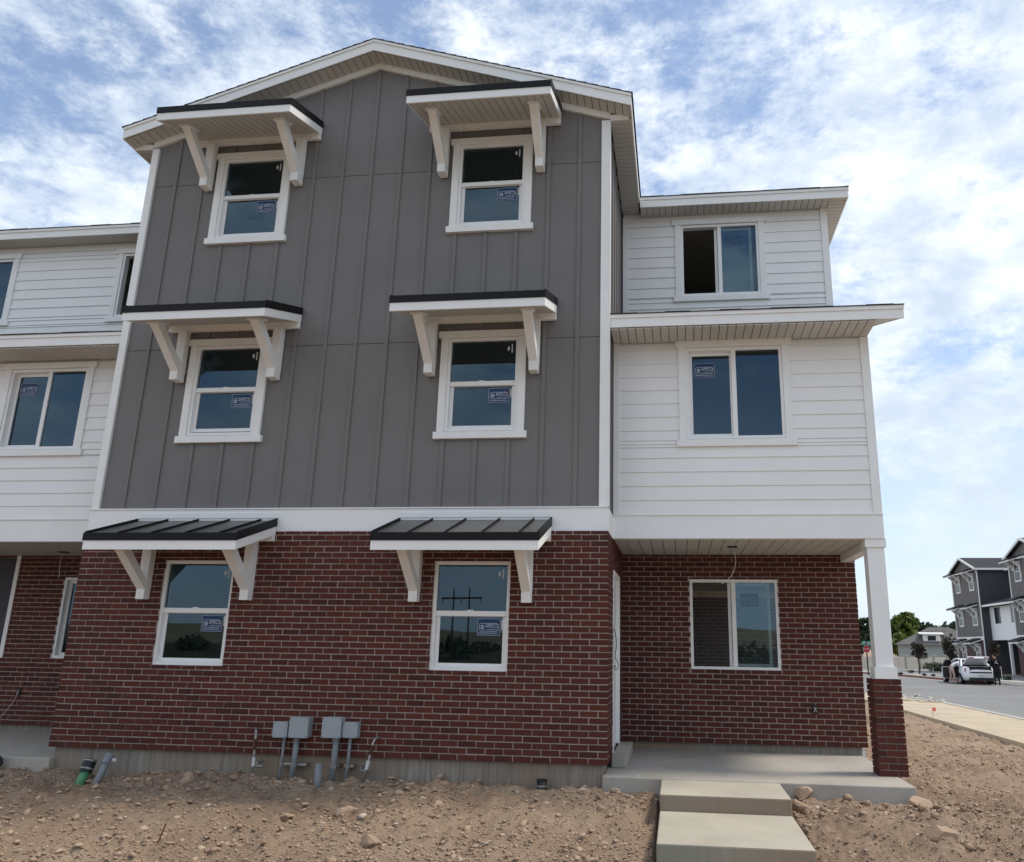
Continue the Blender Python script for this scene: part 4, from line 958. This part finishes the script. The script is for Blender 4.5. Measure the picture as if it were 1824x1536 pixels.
# white fence
A = at_depth(1533, 1185, 70); B_ = at_depth(1712, 1187, 78); A.z = B_.z = -.44
fe = thing('fence', 'long white panel fence with capped posts beyond the street', 'fence', A, math.atan2(B_.y-A.y, B_.x-A.x)); ln = (B_-A).length; n = 7
for i in range(n+1): x = ln*i/n; MB().box(x-.13, x+.13, -.13, .13, 0, 1.2).box(x-.18, x+.18, -.18, .18, 1.2005, 1.28).build('post', 'kerb', fe)
for i in range(n): MB().box(ln*i/n+.131, ln*(i+1)/n-.131, -.05, .05, .02, 1.08).build('panel', 'kerb', fe)
# grey house with dormer
simple('house_grey', (.32, .36, .36), .8, .2, var=.05); simple('roof_grey', (.13, .125, .12), .9, .1, var=.25, vscale=3)
c0 = at_depth(1668, 1160, 98); gh = thing('house', 'grey single storey house with hipped roof and white dormer beyond the fence', 'house', (c0.x, c0.y, -.45), math.radians(-12))
MB().box(-4.2, 5.2, -4, 4, 0, 2.35).build('wall', 'house_grey', gh); MB().add([(-4.7, -4.5, 2.3505), (5.7, -4.5, 2.3505), (5.7, 4.5, 2.3505), (-4.7, 4.5, 2.3505), (-.6, 0, 4.5), (1.6, 0, 4.5)], [(0, 1, 5, 4), (1, 2, 5), (2, 3, 4, 5), (3, 0, 4), (3, 2, 1, 0)]).build('roof', 'roof_grey', gh)
dm = MB().box(-1.6, .3, -3.6, -1.5, 2.7, 3.55).build('dormer', 'white_trim', gh); MB().hexa([(-2, -4, 3.5505), (.7, -4, 3.5505), (.7, -1.0, 3.75), (-2, -1.0, 3.75), (-2, -4, 3.65), (.7, -4, 3.65), (.7, -1, 3.85), (-2, -1, 3.85)]).build('dormer_roof', 'white_trim', dm); MB().box(-1.1, -.2, -3.63, -3.601, 2.85, 3.4).build('window', 'pane_dark', dm)
MB().tube([(2.6, -.5, 3.6), (2.6, -.5, 4.6)], .12, 8).build('chimney_pipe', 'rubber_black', gh)
# stop sign with street name blades
sp = on_z(1547, 1203, -.45); dist = (sp-CAM).dot(fw); ss = thing('stop_sign', 'red octagonal stop sign under green street name blades at the far corner', 'sign', (sp.x, sp.y, -.45), math.radians(-16)); k = dist/F_PX
simple('sign_red', (.42, .012, .022), .5, .3, var=.03); simple('sign_green', (.0, .14, .075), .5, .3, var=.03)
MB().tube([(0, 0, 0), (0, 0, 2.75)], .045, 8).build('pole', 'rubber_black', ss)
R8 = 6.1*k; zc = 45*k
pl = MB().prism([(R8*1.08*math.cos(math.pi/8+math.pi/4*i), -.05, zc+R8*1.08*math.sin(math.pi/8+math.pi/4*i)) for i in range(8)], (0, .01, 0)).build('plate', 'foil', ss)
MB().prism([(R8*math.cos(math.pi/8+math.pi/4*i), -.0525, zc+R8*math.sin(math.pi/8+math.pi/4*i)) for i in range(8)], (0, .002, 0)).build('face', 'sign_red', pl)
mb = MB(); add_text(mb, 'STOP', (0, -.054, zc), (1, 0, 0), (0, 0, 1), R8*1.55, 1.1); mb.build('lettering', 'foil', pl)
for zz, a in ((zc+R8*1.42, 0), (zc+R8*1.9, .9)): bl_ = MB().box(-.42, .42, -.012, .012, -.10, .10).build('name_blade', 'sign_green', ss); bl_.location = (0, 0, zz); bl_.rotation_euler = (0, 0, a); MB().box(-.34, .34, -.0145, -.0125, -.03, .03).build('lettering', 'foil', bl_)
# hills and scrub behind the photographer, seen only in the window glass
def hills():
    xs = np.linspace(-900, 900, 120); rows = []
    for j, (yy, hh) in enumerate(((-380, 0), (-470, .5), (-620, 1), (-800, .8), (-1000, .3))):
        rows.append(np.stack([xs, np.full_like(xs, yy), -1+hh*(10+16*fbm(xs*.008+j*.2, xs*0+j, 55, 6, .6))], -1))
    v = np.concatenate(rows); n = len(xs); i = np.arange(n*5).reshape(5, n); f = np.stack([i[:-1, :-1], i[1:, :-1], i[1:, 1:], i[:-1, 1:]], -1).reshape(-1, 4)
    me = bpy.data.meshes.new('hills'); me.from_pydata(v.tolist(), [], f.tolist()); simple('dry_hill', (.26, .19, .11), .95, .1, var=.3, vscale=.02); me.materials.append(MATS['dry_hill']); struct(link('hills', me))
hills()

# ================================================================== PARKED CAR AND PEOPLE
m, t, b = newmat('car_white'); b.inputs['Base Color'].default_value = (.78, .79, .81, 1); b.inputs['Roughness'].default_value = .25; b.inputs['Coat Weight'].default_value = .6
simple('car_dark', (.012, .012, .014), .3, .5); simple('tyre', (.018, .018, .02), .85, .2); simple('rim', (.35, .36, .37), .3, .5, metal=.8); simple('tail_red', (.35, .01, .012), .25, .5, var=.02); simple('car_inside', (.03, .03, .033), .9, .1)
def car():
    o = thing('parked_car', 'white sedan with raised boot lid and open rear doors parked across the street', 'car', (23.62, 38.95, -.533), math.radians(1)); o.scale = (.93, .93, .93)
    ys = [(0, .70, .42, .78), (.06, .80, .28, .95), (.35, .87, .22, 1.02), (.9, .90, .2, 1.03), (1.7, .91, .2, 1.0), (2.7, .91, .2, .97), (3.4, .89, .2, .95), (4.1, .86, .22, .86), (4.5, .80, .25, .74), (4.66, .68, .34, .58)]
    vs = []; m_ = 9
    for (y, w_, zb, zt) in ys:
        zs = [(.80, zb), (.95, zb+.06), (1, zb+(zt-zb)*.35), (.99, zb+(zt-zb)*.65), (.93, zt-.09), (.80, zt), (.4, zt+.015)]
        half = [(w_*a, z) for a, z in zs]; ring_ = half+[(-a, z) for a, z in half[::-1]]
        vs += [(a, y, z) for a, z in ring_]
    n = 14; fs = [(i*n+k, i*n+(k+1) % n, (i+1)*n+(k+1) % n, (i+1)*n+k) for i in range(len(ys)-1) for k in range(n)]+[tuple(range(n))[::-1], tuple(range((len(ys)-1)*n, len(ys)*n))]
    body = MB().add(vs, fs).build('body', 'car_white', o, smooth=True)
    MB().hexa([(-.80, .75, 1.0), (.80, .75, 1.0), (.82, 3.35, .95), (-.82, 3.35, .95), (-.58, 1.35, 1.40), (.58, 1.35, 1.40), (.58, 2.45, 1.41), (-.58, 2.45, 1.41)]).build('greenhouse', 'car_dark', o)
    roof = MB().hexa([(-.60, 1.25, 1.402), (.60, 1.25, 1.402), (.60, 2.5, 1.412), (-.60, 2.5, 1.412), (-.52, 1.4, 1.45), (.52, 1.4, 1.45), (.52, 2.4, 1.46), (-.52, 2.4, 1.46)]).build('roof', 'car_white', o)
    for s in (-1, 1):
        MB().tube([(s*.83, .72, 1.0), (s*.72, 1.0, 1.2), (s*.60, 1.33, 1.42)], [.075, .06, .05], 6).build('rear_pillar', 'car_white', o)
        MB().tube([(s*.83, 3.3, .97), (s*.60, 2.45, 1.42)], .04, 6).build('front_pillar', 'car_white', o); MB().tube([(s*.84, 2.05, .95), (s*.61, 2.0, 1.42)], .04, 6).build('door_pillar', 'car_dark', o)
        MB().hexa([(s*a, y, z) for z, e_ in ((.70, 0), (.92, .05)) for a, y in ((.42, -.0+e_), (.84, .14+e_), (.84, .2+e_), (.42, .06+e_))]).build('tail_light', 'tail_red', o)
        for y in (.92, 3.72):
            w_ = thing
            ty = MB().tube([(s*.70, y, .32), (s*.915, y, .32)], .325, 20).build('wheel', 'tyre', o); MB().tube([(s*.9155, y, .32), (s*.925, y, .32)], .215, 16).build('rim', 'rim', ty)
        # opened rear door, hinged at the pillar
        d = bpy.data.objects.new('door', MB().box(0, 1.02, -.03, .0, .30, .97).mesh('door', 'car_white')); COL.objects.link(d); d.parent = o; d.location = (s*.91, 2.05, 0); d.rotation_euler = (0, 0, math.radians(-38) if s > 0 else math.radians(218))
        k = 1 if s > 0 else -1
        MB().box(.03, .99, *sorted((-.045 if s > 0 else .001, -.031 if s > 0 else .015)), .34, .95).build('door_trim', 'car_inside', d)
        MB().tube([(.03, -.015, .97), (.12, -.015, 1.34), (.62, -.015, 1.36), (1.0, -.015, .99)], .03, 6).build('window_frame', 'car_dark', d)
        MB().quad((.05, -.015, .97), (.98, -.015, .99), (.62, -.015, 1.34), (.12, -.015, 1.32)).build('door_glass', 'car_dark', d)
        MB().box(*sorted((s*.86, s*.912)), 1.06, 2.0, .36, .98).build('door_opening', 'car_inside', o)
    MB().hexa([(-.62, -.012, .66), (.62, -.012, .66), (.66, .9, .66), (-.66, .9, .66), (-.62, .045, 1.0), (.62, .045, 1.0), (.66, .72, 1.055), (-.66, .72, 1.055)]).build('boot_opening', 'car_inside', o)
    ld = MB().hexa([(-.62, .25, 1.52), (.62, .25, 1.52), (.66, .92, 1.10), (-.66, .92, 1.10), (-.60, .20, 1.60), (.60, .20, 1.60), (.64, .93, 1.19), (-.64, .93, 1.19)]).build('boot_lid', 'car_white', o)
    MB().hexa([(-.60, .235, 1.485), (.60, .235, 1.485), (.6, .27, 1.519), (-.6, .27, 1.519), (-.60, .12, 1.50), (.60, .12, 1.50), (.6, .19, 1.60), (-.6, .19, 1.60)]).build('lid_panel', 'car_white', ld)
    for s in (-1, 1): MB().box(*sorted((s*.30, s*.58)), .10, .125, 1.50, 1.56).build('lid_light', 'tail_red', ld)
    MB().box(-.68, .68, -.02, .12, .22, .40).build('bumper_lower', 'car_dark', o); MB().box(-.18, .18, -.016, -.001, .45, .56).build('number_plate', 'foil', o)
car()
simple('skin', (.42, .25, .18), .6, .3, var=.05); simple('hair_dark', (.012, .010, .009), .8, .2); simple('hoodie_black', (.014, .014, .016), .9, .1, var=.1); simple('trousers_black', (.02, .02, .024), .9, .1); simple('shoe_light', (.5, .48, .46), .7, .2)
simple('trousers_rose', (.50, .34, .31), .9, .1, var=.06); simple('top_white', (.62, .62, .65), .9, .1)
PM = ['skin', 'hair_dark', 'hoodie_black', 'trousers_black', 'shoe_light', 'trousers_rose', 'top_white']
def person(label, loc, rz, J, E_, group=None):
    names = list(J); me = bpy.data.meshes.new('person'); me.from_pydata([J[n_][0] for n_ in names], [(names.index(a), names.index(c)) for a, c in E_], [])
    tmp = bpy.data.objects.new('tmp', me); COL.objects.link(tmp); sk = tmp.modifiers.new('s', 'SKIN'); tmp.modifiers.new('u', 'SUBSURF').levels = 1
    for i, n_ in enumerate(names):
        v = me.skin_vertices[0].data[i]; r = J[n_][1]; v.radius = r if isinstance(r, tuple) else (r, r); v.use_root = n_ == 'pelvis'
    bpy.context.view_layer.update(); out = bpy.data.meshes.new_from_object(tmp.evaluated_get(bpy.context.evaluated_depsgraph_get())); bpy.data.objects.remove(tmp)
    for m_ in PM: out.materials.append(MATS[m_])
    P = np.array([J[n_][0] for n_ in names])
    for p_ in out.polygons:
        k = np.argmin(((P-np.array(p_.center))**2).sum(1)); p_.material_index = PM.index(J[names[k]][2]); p_.use_smooth = True
    o = link('person', out, loc=loc); o.rotation_euler = (0, 0, rz); tag(o, label, 'person', group); return o
def hand(J, E_, wrist, d, side, pre):
    w_ = Vector(J[wrist][0]); d = Vector(d).normalized(); s = Vector(side).normalized(); palm = w_+d*.07; J[pre+'palm'] = (tuple(palm), (.036, .02), 'skin'); E_.append((wrist, pre+'palm'))
    for i, (off, ln) in enumerate(((-.028, .06), (-.01, .072), (.01, .068), (.028, .055))):
        a = palm+s*off+d*.035; c = a+d*ln*.55+Vector((0, .012, -.004)); e_ = c+d*ln*.4+Vector((0, .022, -.006))
        J[f'{pre}f{i}a'] = (tuple(a), .009, 'skin'); J[f'{pre}f{i}b'] = (tuple(c), .0085, 'skin'); J[f'{pre}f{i}c'] = (tuple(e_), .007, 'skin'); E_ += [(pre+'palm', f'{pre}f{i}a'), (f'{pre}f{i}a', f'{pre}f{i}b'), (f'{pre}f{i}b', f'{pre}f{i}c')]
    a = w_+d*.035-s*.035; c = a+d*.035-s*.02+Vector((0, .02, 0)); J[pre+'ta'] = (tuple(a), .011, 'skin'); J[pre+'tb'] = (tuple(c), .009, 'skin'); E_ += [(wrist, pre+'ta'), (pre+'ta', pre+'tb')]
def stander():
    T, C_ = 'hoodie_black', 'trousers_black'
    J = {'pelvis': ((0, 0, .90), (.16, .125), C_), 'waist': ((0, .01, 1.02), (.155, .12), T), 'chest': ((0, .03, 1.22), (.17, .12), T), 'neck0': ((0, .04, 1.37), (.10, .085), T), 'neck': ((0, .055, 1.43), .055, 'skin'), 'head0': ((0, .075, 1.50), (.075, .09), 'hair_dark'), 'head': ((0, .085, 1.58), (.082, .10), 'hair_dark'), 'top': ((0, .08, 1.655), .06, 'hair_dark'), 'face': ((0, .15, 1.52), (.05, .05), 'skin'), 'nose': ((0, .195, 1.53), .014, 'skin')}
    E_ = [('pelvis', 'waist'), ('waist', 'chest'), ('chest', 'neck0'), ('neck0', 'neck'), ('neck', 'head0'), ('head0', 'head'), ('head', 'top'), ('head0', 'face'), ('face', 'nose')]
    for s, q in ((-1, 'l'), (1, 'r')):
        J.update({q+'sh': ((s*.17, .03, 1.33), (.075, .075), T), q+'el': ((s*.25, .0, 1.08), .052, T), q+'wr': ((s*.22, .20, .97), .036, T), q+'hip': ((s*.09, 0, .84), (.095, .10), C_), q+'kn': ((s*.11, .02, .48), .062, C_), q+'an': ((s*.11, -.02, .09), .043, C_), q+'toe': ((s*.125, .13, .04), (.042, .035), 'shoe_light'), q+'ear': ((s*.088, .08, 1.53), .018, 'skin')})
        E_ += [('chest', q+'sh'), (q+'sh', q+'el'), (q+'el', q+'wr'), ('pelvis', q+'hip'), (q+'hip', q+'kn'), (q+'kn', q+'an'), (q+'an', q+'toe'), ('head0', q+'ear')]
        hand(J, E_, q+'wr', (-.1*s, .9, -.1), (s, 0, .3), q)
    p_ = person('person in black hoodie with white emblem and dark trousers standing at the open car boot', (24.13, 38.15, -.533), .1, J, E_)
    mb = MB()
    for (x, z, r) in ((0, 1.27, .05), (-.05, 1.17, .045), (.05, 1.17, .045)): mb.prism([(x+r*math.cos(a), -.112, z+r*math.sin(a)) for a in (math.pi/2, math.pi*7/6, math.pi*11/6)], (0, .03, 0))
    mb.build('hoodie_emblem', 'foil', p_)
def leaner():
    T, C_ = 'top_white', 'trousers_rose'
    J = {'pelvis': ((0, 0, .88), (.16, .14), C_), 'waist': ((.14, .02, 1.0), (.14, .12), T), 'chest': ((.34, .04, 1.12), (.15, .12), T), 'neck0': ((.47, .05, 1.16), (.08, .07), T), 'neck': ((.53, .06, 1.18), .052, 'skin'), 'head0': ((.60, .07, 1.19), (.08, .085), 'hair_dark'), 'head': ((.67, .08, 1.22), (.085, .09), 'hair_dark'), 'top': ((.73, .08, 1.25), .055, 'hair_dark'), 'face': ((.66, .10, 1.13), .05, 'skin'), 'nose': ((.69, .11, 1.09), .013, 'skin')}
    E_ = [('pelvis', 'waist'), ('waist', 'chest'), ('chest', 'neck0'), ('neck0', 'neck'), ('neck', 'head0'), ('head0', 'head'), ('head', 'top'), ('head0', 'face'), ('face', 'nose')]
    for s, q in ((-1, 'l'), (1, 'r')):
        J.update({q+'sh': ((.36, .04+s*.17, 1.10), .07, T), q+'el': ((.44, .05+s*.2, .86), .048, T), q+'wr': ((.60, .06+s*.16, .78), .034, 'skin'), q+'hip': ((.0, s*.09, .82), (.10, .10), C_), q+'kn': ((.06-.05*s, s*.10, .46), .065, C_), q+'an': ((-.02-.05*s, s*.11, .09), .043, C_), q+'toe': ((.13-.05*s, s*.12, .04), (.042, .035), 'shoe_light')})
        E_ += [('chest', q+'sh'), (q+'sh', q+'el'), (q+'el', q+'wr'), ('pelvis', q+'hip'), (q+'hip', q+'kn'), (q+'kn', q+'an'), (q+'an', q+'toe')]
        hand(J, E_, q+'wr', (.9, .05, -.2), (0, s, .2), q)
    person('person in white top and rose trousers leaning into the rear of the white car', (22.42, 40.05, -.533), .12, J, E_)
stander(); leaner()

# power line poles in the field behind the photographer (they show as reflections in the glass)
for i, (x, y, lab) in enumerate(((4.0, -74, 'pair of tall wooden power poles with crossarm in the field, nearer pair'), (-30, -130, 'pair of tall wooden power poles with crossarm in the field, farther pair'))):
    o = thing('power_pole', lab, 'power pole', (x, y, -.5), .3, group='power poles in the field')
    for k in (-1.6, 1.6): MB().tube([(k, 0, 0), (k, 0, 11)], [.18, .11], 10).build('pole', 'bark', o)
    MB().box(-4, 4, -.1, .1, 9.2, 9.5).build('crossarm', 'bark', o)
    for k in (-3.8, 0, 3.8): MB().tube([(k, 0, 9.19), (k, 0, 8.4)], .07, 8).build('insulator', 'rubber_black', o)
bl = []
for i in range(60): r = 1.0+rs.rand()*1.8; bl.append((-80+rs.rand()*170, -60-rs.rand()*130, r*.35-.5, r*1.3, r, r*.7))
struct(tag(link('scrub', leaves('leaf_dark', bl, 9000, .4, 300)), 'dark scrub growing across the weedy field behind the photographer', 'scrub'), 'stuff')
mb = MB()
for k in range(5): mb.tube([(-.62+.02*k+.11*math.cos(a*.45), -.085-.012*k, -.235+.018*k+.07*math.sin(a*.45)) for a in range(15)], .012, 6)
tag(mb.build('hose_coil', 'rubber_black'), 'coil of black tubing lying against the left porch slab', 'hose')
